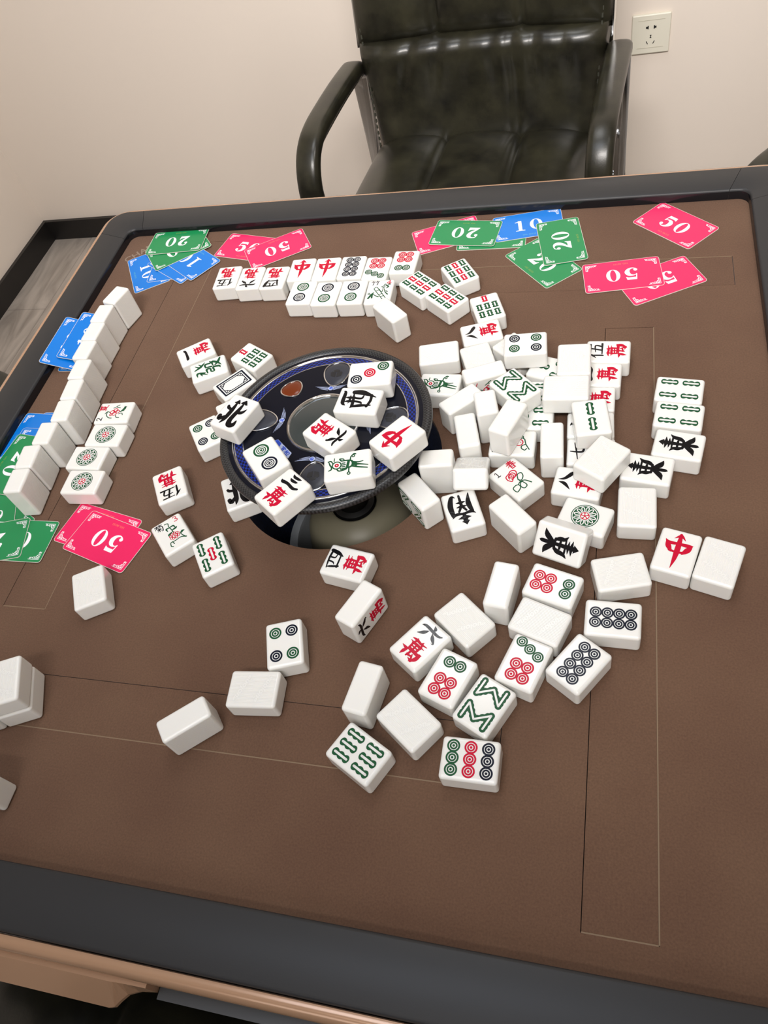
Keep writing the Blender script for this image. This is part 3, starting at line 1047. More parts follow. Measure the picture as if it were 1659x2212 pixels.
for sg in (-1, 1):
    socket_hole([(sg * 12, 13), (sg * 10, 13), (sg * 9, 15.5), (sg * 6, 17), (sg * 6, 11), (sg * 9, 12), (sg * 10, 11.5)][::sg] if False else
                [(sg * 5.5, 19), (sg * 7.5, 19), (sg * 8.5, 17.5), (sg * 11.5, 17.8), (sg * 11.5, 13.2), (sg * 8.5, 13.5), (sg * 7.5, 12), (sg * 5.5, 12)])
    socket_hole([(sg * 5.0, -20.5), (sg * 6.8, -20.5), (sg * 9.8, -14.5), (sg * 8.0, -14.5)])
socket_hole([(-1.8, -1.2), (1.8, -1.2), (1.8, -2.6), (0.8, -2.6), (0.8, -6.4), (1.8, -6.4), (1.8, -7.6), (-1.8, -7.6), (-1.8, -6.4), (-0.8, -6.4), (-0.8, -2.6), (-1.8, -2.6)])

# ------------------------------------------------------------------ the table
table = empty('mahjong_table', (0, 0, 0))
tag(table, 'automatic mahjong table with brown felt top, black rail and rose-gold edge', 'table')
FH = 0.4015                                                      # half of the felt
HR = 0.1036                                                      # radius of the round opening
SA, SB, S1, S2 = 0.2500, 0.2978, 0.3790, 0.1876                  # tile slots
GAP = 0.0006


def felt():
    bm = bmesh.new()

    def loop(pts):
        vs = [bm.verts.new((x, y, 0)) for x, y in pts]
        return [bm.edges.new((vs[i], vs[(i + 1) % len(vs)])) for i in range(len(vs))]
    es = loop(rr_outline(FH * 2 + 0.002, FH * 2 + 0.002, 0.013, 6))
    es += loop([(HR * math.cos(2 * PI * i / 96), HR * math.sin(2 * PI * i / 96)) for i in range(96)])
    for k in range(4):
        a = k * PI / 2
        ca, sa = round(math.cos(a)), round(math.sin(a))
        rc = [(SA, -S1), (SB, -S1), (SB, S2), (SA, S2)]
        es += loop([(x * ca - y * sa, x * sa + y * ca) for x, y in rc])
    bmesh.ops.triangle_fill(bm, use_beauty=True, use_dissolve=False, edges=es)
    for f in bm.faces:
        if f.normal.z < 0:
            f.normal_flip()
    r = bmesh.ops.extrude_face_region(bm, geom=list(bm.faces))
    for v in [g for g in r['geom'] if isinstance(g, bmesh.types.BMVert)]:
        v.co.z -= 0.006
    bmesh.ops.recalc_face_normals(bm, faces=bm.faces)
    me = bpy.data.meshes.new('felt_top')
    bm.to_mesh(me)
    bm.free()
    me.materials.append(MT['felt'])
    return me


link('felt_top', felt(), table, (0, 0, TZ))
for k in range(4):
    mb = MB()
    slab(mb, [(SA + GAP, -S1 + GAP), (SB - GAP, -S1 + GAP), (SB - GAP, S2 - GAP), (SA + GAP, S2 - GAP)], -0.006, -0.0002)
    lid = link('tile_slot_lid', mb.mesh('tile_slot_lid', MT['felt']), table, (0, 0, TZ), k * PI / 2)
    mb = MB()
    mb.box(((SA + 0.0001) if k == 2 else (SB - 0.0001), (S2 - S1) / 2, -0.0004), (0.0009 if k in (0, 3) else 0.0007, S1 + S2 - 0.001, 0.001))
    if k in (0, 2):
        ye = -S1 + 0.0003 if k == 0 else S2 - 0.0003
        mb.box(((SA + SB) / 2, ye, -0.0004), (SB - SA - 0.001, 0.0009, 0.001))
    link('slot_edge_strip', mb.mesh('slot_edge_strip', MT['seam_light']), lid)
mb = MB()
mb.box((0, 0, -0.012), (FH * 2, FH * 2, 0.0004))
bm = bmesh.new()
bmesh.ops.create_circle(bm, cap_ends=False, radius=HR, segments=96)
vs0 = list(bm.verts)
es0 = list(bm.edges)
sq = [bm.verts.new((x * FH, y * FH, 0)) for x, y in ((-1, -1), (1, -1), (1, 1), (-1, 1))]
es0 += [bm.edges.new((sq[i], sq[(i + 1) % 4])) for i in range(4)]
bmesh.ops.triangle_fill(bm, use_beauty=True, edges=es0)
me = bpy.data.meshes.new('under_board')
bm.to_mesh(me)
bm.free()
me.materials.append(MT['seam'])
link('under_board', me, table, (0, 0, TZ - 0.0075))

# faint maker's lettering pressed in the felt, far left corner
lt = text_mesh('felt_lettering', 'CHAM', 0.0165, pmat('felt_print', srgb(134, 116, 100), 0.9), 0.00008, 0.0002)
ltt = link('felt_lettering', lt, table, (-0.3745, 0.3625, TZ + 0.0001), math.radians(46))

# rail profile: distance from the inner edge, height above the felt
WR = 0.0447
PROF = [(0.0, -0.008), (0.0, 0.0098), (0.0008, 0.0118), (0.0026, 0.0126), (0.0417, 0.0126), (0.0437, 0.0118), (0.0447, 0.0095), (0.0447, -0.012)]
RI = FH
RIN, ROUT, CE, SH = 0.012, 0.026, 0.021, 0.016                   # inner and outer corner radius, corner cap, slant of its seam


def sweep(prof, stations, cap=True):
    """stations: inner point, outer point, outward normal"""
    mb = MB()
    n = len(prof)
    vs = []
    for (xi, yi), (xo, yo), (nx, ny) in stations:
        for d, z in prof:
            t = min(d, WR) / WR
            e = max(0, d - WR)
            vs.append((xi + (xo - xi) * t + nx * e, yi + (yo - yi) * t + ny * e, z))
    fs = []
    for i in range(len(stations) - 1):
        for k in range(n - 1):
            fs.append((i * n + k, i * n + k + 1, (i + 1) * n + k + 1, (i + 1) * n + k))
    nside = len(fs)
    if cap:
        fs.append(tuple(range(n)))
        fs.append(tuple(reversed([(len(stations) - 1) * n + k for k in range(n)])))
    mb.add(vs, fs)
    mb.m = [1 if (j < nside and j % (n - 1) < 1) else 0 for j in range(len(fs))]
    return mb


def turn(k, st):
    ca, sa = round(math.cos(k * PI / 2)), round(math.sin(k * PI / 2))
    return tuple((x * ca - y * sa, x * sa + y * ca) for x, y in st)


def corner_arc(n=10):
    out = []
    ci, co = RI - RIN, RI + WR - ROUT
    for i in range(n + 1):
        t = (PI / 2) * i / n
        c, s = math.cos(t), math.sin(t)
        out.append(((ci + RIN * c, ci + RIN * s), (co + ROUT * c, co + ROUT * s), (c, s)))
    return out


def seam_station(e, sh, flip=False):
    a, b, c = (RI, e), (RI + WR, e + sh), (1, 0)
    if flip:
        a, b, c = (a[1], a[0]), (b[1], b[0]), (0, 1)
    return (a, b, c)


for k in range(4):
    e = RI - CE
    g = 0.0005
    me = fix_normals(sweep(PROF, [turn(k, s_) for s_ in (seam_station(-e + g, -SH), seam_station(0, 0), seam_station(e - g, SH))]).mesh('rail', [MT['rail'], MT['rail_wall_shaded']]))
    link('rail', auto_smooth(me, 50), table, (0, 0, TZ))
    st = [seam_station(e, SH)] + corner_arc() + [seam_station(e, SH, True)]
    me = fix_normals(sweep(PROF, [turn(k, s_) for s_ in st]).mesh('rail_corner', [MT['rail'], MT['rail_wall_shaded']]))
    link('rail_corner', auto_smooth(me, 50), table, (0, 0, TZ))
    # dark joint between the straight rail and its corner cap
    inner = [(d * 0.985 + 0.0003, z - 0.0012) for d, z in PROF]
    for fl in (False, True):
        st = [seam_station(e - 0.002, SH, fl), seam_station(e + 0.002, SH, fl)]
        link('rail_seam', fix_normals(sweep(inner, [turn(k, s_) for s_ in st]).mesh('rail_seam', [MT['seam'], MT['seam']])), table, (0, 0, TZ))

# rose-gold edge all round
GP = [(0.0466, -0.02), (0.0466, 0.0070), (0.0474, 0.0088), (0.050, 0.0094), (0.0535, 0.0082), (0.0558, 0.0055), (0.0568, 0.0015), (0.0568, -0.004), (0.0556, -0.007), (0.0556, -0.022)]
GP = [(d - 0.0014, z) for d, z in GP]
st = []
for k in range(4):
    st += [turn(k, s_) for s_ in corner_arc()]
st.append(st[0])
me = fix_normals(sweep(GP, st, False).mesh('edge_trim', [MT['gold'], MT['gold']]))
link('edge_trim', auto_smooth(me, 50), table, (0, 0, TZ))
# lower lip of the near edge, ending in a rounded notch
mb = MB()
top = [(-0.43, -0.449), (-0.43, -0.4605), (-0.066, -0.4605), (-0.062, -0.4604), (-0.059, -0.4602), (-0.054, -0.460), (-0.046, -0.4598), (-0.036, -0.4597), (-0.036, -0.449)]
bot = [(-0.43, -0.449), (-0.43, -0.4755), (-0.067, -0.4755), (-0.063, -0.4742), (-0.0605, -0.4705), (-0.056, -0.4655), (-0.048, -0.4622), (-0.036, -0.4605), (-0.036, -0.449)]
n = len(top)
vs = [(x, y, -0.010) for x, y in top] + [(x, y, -0.027) for x, y in bot] + [(x, y, -0.031) for x, y in bot]
fs = [tuple(reversed(range(n))), tuple(2 * n + i for i in range(n))]
for j in range(2):
    fs += [(j * n + i, j * n + (i + 1) % n, (j + 1) * n + (i + 1) % n, (j + 1) * n + i) for i in range(n)]
mb.add(vs, fs)
link('edge_lip', fix_normals(mb.mesh('edge_lip', MT['gold'])), table, (0, 0, TZ))
# grey drawer front behind the notch
mb = MB()
mb.box((0.20, -0.4600, -0.036), (0.47, 0.009, 0.012))
link('drawer_front', mb.mesh('drawer_front', MT['drawer']), table, (0, 0, TZ))
# body and foot
link('cabinet', rounded_box('cabinet', (0.82, 0.82, 0.15), 0.01, MT['dark'], 2), table, (0, 0, 0.488))
for k in range(4):
    mb = MB()
    mb.box((0.42, 0, 0.652), (0.012, 0.85, 0.178))
    link('side_panel', mb.mesh('side_panel', MT['dark']), table, (0, 0, 0), k * PI / 2)
mb = MB()
mb.tube([(0, 0, 0.03), (0, 0, 0.42)], 0.09, 32)
link('pedestal', auto_smooth(mb.mesh('pedestal', MT['dark'])), table)
for a in range(4):
    an = PI / 4 + a * PI / 2
    mb = MB()
    mb.tube([(0.05 * math.cos(an), 0.05 * math.sin(an), 0.05), (0.45 * math.cos(an), 0.45 * math.sin(an), 0.025)], 0.025, 12)
    link('foot', auto_smooth(mb.mesh('foot', MT['dark'])), table)
# well under the opening
mb = MB()
mb.lathe([(HR, -0.006), (HR, -0.185), (0.0, -0.185)], 96)
link('opening_well', fix_normals(mb.mesh('opening_well', MT['navyflock'])), table, (0, 0, TZ))
for p in table.children[-1].data.polygons:
    p.flip()

# ------------------------------------------------------------------ the lift-up centre console
con = empty('centre_console', (0, 0, TZ - 0.1845))
tag(con, 'round black dice console raised on a stem in the table centre, blue checkered band', 'console')
cz = 0.1845                                                      # felt level in console coordinates
mb = MB()
mb.lathe([(0.0235, 0.108), (0.0245, 0.1165), (0.026, 0.1172), (0.030, 0.1158), (0.040, 0.111), (0.050, 0.102), (0.0565, 0.090), (0.0605, 0.070), (0.064, 0.040), (0.067, 0.0)], 64)
dome = link('stem_cover', auto_smooth(fix_normals(mb.mesh('stem_cover', MT['dome']))), con)
for a in (-117, -62, -7, 48, 103, 158):
    an = math.radians(a)
    mb = MB()
    mb.lathe([(0.0, 0.0006), (0.0044, 0.0006), (0.0050, -0.004)], 20)
    h = link('screw_hole', mb.mesh('screw_hole', MT['hole']), dome)
    r, z = 0.0618, 0.060
    nrm = Vector((math.cos(an) * 0.985, math.sin(an) * 0.985, 0.17)).normalized()
    h.rotation_mode = 'QUATERNION'
    h.rotation_quaternion = nrm.to_track_quat('Z', 'Y')
    h.location = (r * math.cos(an), r * math.sin(an), z)
mb = MB()
mb.lathe([(0.076, 0.0), (0.0765, 0.058), (0.078, 0.062), (0.087, 0.062), (0.0885, 0.058), (0.089, 0.0)], 64)
link('base_ring', auto_smooth(fix_normals(mb.mesh('base_ring', MT['ringgrey']))), con)
mb = MB()
mb.lathe([(0.0225, 0.09), (0.0225, 0.119), (0.017, 0.121), (0.017, 0.229)], 48)
link('stem', auto_smooth(fix_normals(mb.mesh('stem', MT['dark']))), con)
DZ = 0.0578 + cz                                                 # upper face of the disc
mb = MB()
mb.lathe([(0.0, -0.016), (0.05, -0.0145), (0.09, -0.0105), (0.1, -0.0075), (0.1022, -0.005), (0.1022, -0.001), (0.1012, 0.0004), (0.0985, 0.0009), (0.0945, 0.0003), (0.0938, -0.001)], 128)
rim = link('rim', auto_smooth(fix_normals(mb.mesh('rim', MT['carbon'])), 60), con, (0, 0, DZ))


def flat_ring(name, r1, r0, z, mat, n=128):
    mb = MB()
    mb.lathe([(r1, z - 0.0012), (r1, z), (r0, z), (r0, z - 0.0012)], n)
    return link(name, fix_normals(mb.mesh(name, mat)), con, (0, 0, DZ))


flat_ring('groove_ring', 0.0939, 0.0903, -0.0007, MT['gloss'])
mb = MB()
mb.lathe([(0.0905, -0.0012), (0.0903, 0.0000), (0.0896, 0.0006), (0.0888, 0.0006), (0.0880, -0.0002), (0.0878, -0.0012)], 128)
link('chrome_ring', auto_smooth(fix_normals(mb.mesh('chrome_ring', MT['chrome']))), con, (0, 0, DZ))
flat_ring('checkered_band', 0.0879, 0.0795, -0.0006, MT['checker'])
flat_ring('silver_line', 0.0797, 0.0789, -0.0004, MT['chrome'])
flat_ring('silver_line', 0.0880, 0.0873, -0.0004, MT['chrome'])
flat_ring('face_panel', 0.0790, 0.0345, -0.0006, MT['gloss'])
mb = MB()
mb.lathe([(0.0365, -0.0012), (0.0364, 0.0008), (0.0354, 0.0022), (0.0342, 0.0024), (0.0332, 0.0014), (0.0326, -0.0012)], 96)
link('dice_window_ring', auto_smooth(fix_normals(mb.mesh('dice_window_ring', MT['chrome']))), con, (0, 0, DZ))
mb = MB()
R0, RB = 0.0330, 0.16
mb.lathe([(R0 * i / 16, 0.0003 + math.sqrt(RB * RB - (R0 * i / 16) ** 2) - math.sqrt(RB * RB - R0 * R0)) for i in range(16, -1, -1)], 64)
link('dice_window', auto_smooth(fix_normals(mb.mesh('dice_window', MT['glass']))), con, (0, 0, DZ))


def egg(w, h, n=40, point=0.22):
    """egg outline, the narrow end towards -y"""
    out = []
    for i in range(n):
        a = 2 * PI * i / n
        y = math.sin(a)
        out.append((w / 2 * math.cos(a) * (1 + point * y), h / 2 * y))
    return out


def dice_mark(mb):
    k = Ink()
    k.disc(0, 3.4, 3.3, 20, 1.9)
    k.poly([(-0.4, 0.8), (-4.6, 2.6), (-6.0, 1.0), (-5.2, -3.6), (-0.5, -5.2)])
    k.poly([(0.4, 0.8), (4.6, 2.6), (6.0, 1.0), (5.2, -3.6), (0.5, -5.2)])
    return k


def button(ang, rad, w, h, mat, mark, rot=0):
    an = math.radians(ang)
    loc = (rad * math.cos(an), rad * math.sin(an), DZ)
    mb = MB()
    o = egg(w, h)
    n = len(o)
    vs, fs = [], []
    for sc, z in ((1.0, -0.0006), (0.985, -0.0001), (0.9, 0.0004), (0.6, 0.0008), (0.25, 0.0010)):
        vs += [(x * sc, y * sc, z) for x, y in o]
    for j in range(4):
        fs += [(j * n + i, j * n + (i + 1) % n, (j + 1) * n + (i + 1) % n, (j + 1) * n + i) for i in range(n)]
    fs.append(tuple(4 * n + i for i in range(n)))
    mb.add(vs, fs)
    b = link('button', auto_smooth(mb.mesh('button', mat)), con, loc, an - PI / 2 + rot)
    if mat is MT['amber']:
        b['label'] = 'round amber button'
    else:
        b['label'] = 'egg-shaped black button'
    mb = MB()
    mb.tube([(x * 1.05, y * 1.05, 0.0) for x, y in o + o[:2]], 0.0007, 8, caps=False)
    link('button_ring', auto_smooth(mb.mesh('button_ring', MT['chrome'])), b)
    if mark:
        me = dice_mark(None).mesh('dice_symbol', MT['buttonmark'], 0.0)
        for v in me.vertices:
            rr = math.hypot(v.co.x / (w / 2), v.co.y / (h / 2))
            v.co.z = 0.00125 - 0.0005 * rr if v.co.z > 0.00005 else 0.0
        link('dice_symbol', me, b)


for a, mk in ((92, True), (178, False), (-85, True), (6, True)):
    button(a, 0.0640, 0.0245, 0.031, MT['button'], mk)
button(135, 0.0612, 0.0205, 0.0195, MT['amber'], False)
button(-45, 0.0612, 0.0205, 0.0195, MT['amber'], False)
button(-135, 0.0612, 0.0205, 0.0195, MT['amber'], False)


def wings(ang, rad, ch):
    an = math.radians(ang)
    loc = (rad * math.cos(an), rad * math.sin(an), DZ - 0.0006)
    k = Ink()
    k.disc(0, 0, 2.7, 24)
    for sg in (-1, 1):
        for i in range(4):
            y = 1.9 - 1.25 * i
            l = 13.5 - 1.9 * i
            k.stroke([(sg * 2.6, y - 0.5, 0.45), (sg * (2.6 + l * 0.5), y + 0.5, 0.42), (sg * (2.6 + l), y + 1.5, 0.15)], cap=False)
    w = link('wing_emblem', k.mesh('wing_emblem', MT['logo'], 0.0), con, loc, an - PI / 2)
    c = Ink(0.1)
    c.glyph(ch, -1.7, -1.9, 3.4, 3.8, k=4.4)
    link('wind_character', c.mesh('wind_character', MT['logoblue'], 0.0), w)


wings(95, 0.0455, SOUTH)
wings(176, 0.0435, NORTH)
wings(-91, 0.0435, WEST)
wings(4, 0.0435, EAST)
# small blue and white name plate beside the dice window
k = Ink()
k.poly([(-15, -2.8), (15, -2.8), (12, 3.2), (-12, 3.2)])
pl = link('name_plate', k.mesh('name_plate', MT['logo'], 0.0), con, (-0.0335, -0.0315, DZ - 0.0006), math.radians(-42))
k = Ink(0.1)
k.poly([(-14.6, -2.5), (-2.6, -2.5), (-5.4, 2.9), (-11.8, 2.9)])
link('plate_triangle', k.mesh('plate_triangle', MT['logoblue'], 0.0), pl)
xuan = [[(50, 100, 9), (50, 90, 9)], [(8, 70, 7), (10, 88, 9), (90, 88, 9), (92, 70, 7)], [(22, 72, 8), (78, 72, 8)], [(30, 58, 9), (30, 18, 9)], [(30, 56, 8), (70, 56, 8)],
        [(70, 58, 9), (70, 18, 9)], [(30, 38, 7), (70, 38, 7)], [(30, 20, 8), (70, 20, 8)], [(4, 2, 9), (96, 2, 9)]]
he = [[(46, 96, 7), (8, 86, 6)], [(2, 66, 9), (52, 66, 9)], [(28, 90, 9), (28, 0, 9)], [(26, 64, 7), (2, 28, 6)], [(30, 60, 7), (50, 40, 6)], [(60, 82, 9), (60, 8, 9)],
      [(60, 82, 9), (96, 82, 9)], [(96, 82, 9), (96, 8, 9)], [(60, 10, 9), (96, 10, 9)]]
k = Ink(0.12)
k.glyph(xuan, -1.2, -2.3, 5.6, 4.9, k=6.2)
k.glyph(he, 5.6, -2.3, 5.6, 4.9, k=6.2)
link('plate_characters', k.mesh('plate_characters', MT['logoblue'], 0.0), pl)

# ------------------------------------------------------------------ leather armchairs


def pad(name, fn, thick, nu=54, nv=40, power=6):
    """closed cushion: fn(u, v) -> (point, normal, puff); u and v run -1..1"""
    mb = MB()
    vs = []
    for side in (1, 0):
        for j in range(nv + 1):
            for i in range(nu + 1):
                u, v = -1 + 2 * i / nu, -1 + 2 * j / nv
                p, n, puff = fn(u, v)
                e = max(0.0, 1 - abs(u) ** power) ** 0.5 * max(0.0, 1 - abs(v) ** power) ** 0.5
                off = (thick / 2 * e + puff * e) if side else -thick / 2 * e
                vs.append(p + n * off)
    N = (nu + 1) * (nv + 1)
    fs = []
    for s in (0, 1):
        for j in range(nv):
            for i in range(nu):
                a = s * N + j * (nu + 1) + i
                q = (a, a + 1, a + nu + 2, a + nu + 1)
                fs.append(q if s == 0 else tuple(reversed(q)))
    mb.add(vs, fs)
    me = mb.mesh(name, MT['leather'], True)
    bm = bmesh.new()
    bm.from_mesh(me)
    bmesh.ops.remove_doubles(bm, verts=bm.verts, dist=0.0004)
    bmesh.ops.recalc_face_normals(bm, faces=bm.faces)
    bm.to_mesh(me)
    bm.free()
    for p in me.polygons:
        p.use_smooth = True
    return me


def groove(u, c, w):
    return math.exp(-((u - c) / w) ** 2)


def seat_fn(u, v):
    y = -0.035 + 0.245 * v
    hw = 0.238 + 0.012 * (1 - v) * 0.5
    fr = max(0.0, -0.55 - v) / 0.45
    z = 0.442 - 0.085 * fr ** 2.2
    n = Vector((0, -0.9 * fr, 1)).normalized()
    c = (u * 1.5 + 1.5) % 1.0
    puff = 0.015 * math.sin(PI * c) ** 0.6 - 0.012 * (groove(u, -1 / 3, 0.03) + groove(u, 1 / 3, 0.03))
    return Vector((u * hw, y, z)), n, puff


BACK_Y = lambda z: 0.205 + (z - 0.46) * 0.17


def back_low_fn(u, v):
    z = 0.545 + 0.118 * v
    hw = 0.224 + 0.026 * (v + 1) / 2
    y = BACK_Y(z) - 0.022 * u * u
    puff = 0.006 + 0.034 * max(0, v + 0.25) ** 1.5
    top = max(0.0, (v + 0.15) / 1.15)
    for c, w, a, sl in ((-0.72, .05, .006, .25), (-0.5, .035, .010, .2), (-0.28, .03, .008, .12), (-0.12, .03, .005, .05), (0.1, .03, .006, -.05), (0.26, .028, .011, -.04),
                        (0.42, .03, .010, -.08), (0.62, .03, .006, -.15)):
        puff -= 0.95 * a * top ** 1.1 * groove(u - sl * (v - 1), c, w * 0.9)
    puff -= 0.005 * groove(u, 0.3, 0.035) * (1 - top)
    n = Vector((0.08 * u, -1, 0.17)).normalized()
    return Vector((u * hw, y, z)), n, puff


def back_up_fn(u, v):
    z = 0.842 + 0.192 * v
    hw = 0.243 + 0.004 * (1 - v)
    y = BACK_Y(z) - 0.022 * u * u - 0.006
    c = (u * 1.5 + 1.5) % 1.0
    puff = 0.016 * math.sin(PI * c) ** 0.6 - 0.012 * (groove(u, -1 / 3, 0.025) + groove(u, 1 / 3, 0.025))
    low = max(0.0, -v - 0.55) / 0.45
    for cc, a in ((-.8, .004), (-.6, .003), (-.15, .004), (.1, .003), (.5, .004), (.7, .003)):
        puff -= a * low * groove(u, cc, 0.03)
    n = Vector((0.08 * u, -1, 0.17)).normalized()
    return Vector((u * hw, y, z)), n, puff


def stitch_line(s):
    mb = MB()
    for k in range(34):
        z = 0.47 + 0.012 * k
        y = BACK_Y(z) - 0.022 - 0.021
        mb.box((s * (0.226 + 0.01 * min(1, (z - .45) / .3)), y, z), (0.003, 0.003, 0.007))
    return mb.mesh('stitching', MT['stitch'])


def frame_path(s):
    x = s * 0.268
    P = [(0.215, 0.598), (0.10, 0.606), (-0.055, 0.606), (-0.092, 0.594), (-0.112, 0.568), (-0.117, 0.52), (-0.117, 0.08), (-0.108, 0.04), (-0.08, 0.02), (0.2, 0.012), (0.232, 0.02),
         (0.245, 0.05), (0.240, 0.30), (0.232, 0.56), (0.228, 0.585), (0.215, 0.598)]
    return [(x, y, z) for y, z in P]


def arm_path(s):
    x = s * 0.266
    P = [(0.205, 0.611, .3), (0.200, 0.613, .8), (0.185, 0.616, 1), (0.10, 0.622, 1), (0.0, 0.624, 1), (-0.05, 0.622, 1), (-0.085, 0.614, 1), (-0.112, 0.596, 1), (-0.130, 0.566, 1),
         (-0.137, 0.53, 1), (-0.138, 0.46, 1), (-0.137, 0.40, 1), (-0.136, 0.388, .8), (-0.136, 0.384, .3)]
    return [(x, y, z) for y, z, w in P]


CHAIR = {}


def make_chair(loc, rz, label):
    t = empty('leather_armchair', loc, rz)
    tag(t, label, 'chair', 'leather armchairs round the table')
    if not CHAIR:
        CHAIR['seat'] = pad('seat', seat_fn, 0.075)
        CHAIR['back_cushion'] = pad('back_cushion', back_low_fn, 0.05)
        CHAIR['head_cushion'] = pad('head_cushion', back_up_fn, 0.062)
        for s, nm in ((-1, 'a'), (1, 'b')):
            mb = MB()
            mb.tube(spl3(arm_path(s), 4), 0, 20, sec=(0.046, 0.030, 0.62))
            CHAIR['arm' + nm] = auto_smooth(fix_normals(mb.mesh('armrest_pad', MT['leather'])), 60)
            mb = MB()
            mb.tube(spl3(frame_path(s), 4), 0, 12, sec=(0.036, 0.008, 0.35), caps=False)
            CHAIR['frame' + nm] = auto_smooth(fix_normals(mb.mesh('side_frame', MT['chrome'])), 40)
            CHAIR['stitch' + nm] = stitch_line(s)
        for s, nm in ((-1, 'a'), (1, 'b')):
            mb = MB()
            mb.tube([(s * 0.246, BACK_Y(z) + 0.012, z) for z in (0.40, 0.55, 0.7, 0.85, 1.0)], 0, 12, sec=(0.012, 0.034, 0.35))
            CHAIR['bracket' + nm] = auto_smooth(fix_normals(mb.mesh('back_bracket', MT['chrome'])), 40)
        for y, z, nm in ((-0.10, 0.38, 'a'), (0.16, 0.385, 'b')):
            mb = MB()
            mb.tube([(-0.268, y, z), (0.268, y, z)], 0.009, 14)
            CHAIR['rod' + nm] = auto_smooth(mb.mesh('cross_rod', MT['chrome']))
    for k in ('seat', 'back_cushion', 'head_cushion', 'arma', 'armb', 'framea', 'frameb', 'roda', 'rodb', 'bracketa', 'bracketb'):
        o = link(CHAIR[k].name.split('.')[0], CHAIR[k], t)
        if k == 'back_cushion':
            link('stitching', CHAIR['stitcha'], o)
            link('stitching', CHAIR['stitchb'], o)
    return t


def spl3(P, sub):
    out = []
    Q = [P[0]] + list(P) + [P[-1]]
    for i in range(1, len(Q) - 2):
        for k in range(sub):
            t = k / sub
            out.append(tuple(0.5 * (2 * Q[i][c] + (Q[i + 1][c] - Q[i - 1][c]) * t + (2 * Q[i - 1][c] - 5 * Q[i][c] + 4 * Q[i + 1][c] - Q[i + 2][c]) * t * t
                                    + (3 * Q[i][c] - Q[i - 1][c] - 3 * Q[i + 1][c] + Q[i + 2][c]) * t ** 3) for c in range(3)))
    out.append(P[-1])
    return out


make_chair((-0.026, 0.945, 0), math.radians(-4.6), 'dark green leather armchair with chrome frame behind the far table edge')
make_chair((-0.775, 0.0, 0), math.radians(90), 'dark green leather armchair at the left table edge, mostly out of frame')
make_chair((0.708, 0.55, 0), math.radians(-45), 'dark leather armchair peeping over the far right corner of the table')

make_chair((-0.12, -0.70, 0), math.radians(180), 'dark leather armchair tucked under the near table edge, bottom left of the photo')

# ------------------------------------------------------------------ score cards
CW, CH, CT = 0.0825, 0.0500, 0.0005


def card_body(col):
    mb = MB()
    slab(mb, rr_outline(CW, CH, 0.0036), 0, CT, 0)
    slab(mb, rr_outline(CW - 0.0009, CH - 0.0009, 0.0032), CT - 0.0001, CT + 0.00004, 1)
    return mb.mesh('score_card', [MT['cedge'], MT[col]])


CARD = {c: card_body(m) for c, m in (('p', 'pink'), ('g', 'cgreen'), ('b', 'cblue'))}


def didone(ch, x0, k):
    """bold high-contrast figures, 20 mm high"""
    if ch == '0':
        z = k.zz()
        n = 44
        vs = []
        for rx, ry, h in ((7.4, 10.2, z), (3.2, 9.4, z)):
            vs += [(x0 + rx * math.cos(2 * PI * i / n), ry * math.sin(2 * PI * i / n), h) for i in range(n)]
        k.mb.add(vs, [(i, (i + 1) % n, n + (i + 1) % n, n + i) for i in range(n)])
    elif ch == '1':
        k.poly([(x0 - 2.0, 10), (x0 + 2.2, 10), (x0 + 2.2, -9), (x0 - 2.0, -9)])
        k.poly([(x0 - 5.4, -10), (x0 + 5.6, -10), (x0 + 5.6, -9.2), (x0 + 2.2, -8.4), (x0 - 2.0, -8.4), (x0 - 5.4, -9.2)])
        k.poly([(x0 + 2.0, 10), (x0 - 5.6, 8.0), (x0 - 5.6, 7.0), (x0 - 2.0, 7.4), (x0 + 2.0, 7.4)])
    elif ch == '2':
        k.stroke([(x0 - 5.6, 4.6, 1.0), (x0 - 4.4, 8.6, 1.2), (x0 - 0.4, 9.8, 1.6), (x0 + 3.4, 8.0, 4.2), (x0 + 4.4, 4.4, 5.2), (x0 + 2.2, -0.4, 4.0), (x0 - 2.6, -5.2, 2.2), (x0 - 6.2, -9.4, 1.2)])
        k.disc(x0 - 4.4, 4.6, 2.1, 18)
        k.poly([(x0 - 6.9, -10), (x0 + 6.2, -10), (x0 + 7.2, -3.4), (x0 + 6.4, -3.4), (x0 + 5.0, -5.2), (x0 + 3.0, -5.9), (x0 - 4.2, -5.9)])
    elif ch == '5':
        k.poly([(x0 - 4.8, 10), (x0 + 5.2, 10), (x0 + 6.2, 4.9), (x0 + 5.4, 4.9), (x0 + 3.6, 6.0), (x0 - 4.4, 6.0)])
        k.stroke([(x0 - 4.4, 9.6, 1.1), (x0 - 5.4, 0.6, 1.1)])
        k.stroke([(x0 - 5.4, 0.9, 1.0), (x0 - 2.4, 2.6, 1.3), (x0 + 2.0, 1.6, 4.0), (x0 + 4.2, -3.0, 5.4), (x0 + 2.4, -7.6, 3.4), (x0 - 1.6, -9.6, 1.6), (x0 - 5.2, -8.2, 1.2)])
        k.disc(x0 - 4.8, -6.4, 2.1, 18)


def card_print(num):
    k = Ink(-0.05)
    s = str(num)
    didone(s[0], -9.6, k)
    didone(s[1], 9.6, k)
    return k.mesh('numeral', MT['cwhite'], CT + 0.00003)


NUMERAL = {n: card_print(n) for n in (10, 20, 50)}


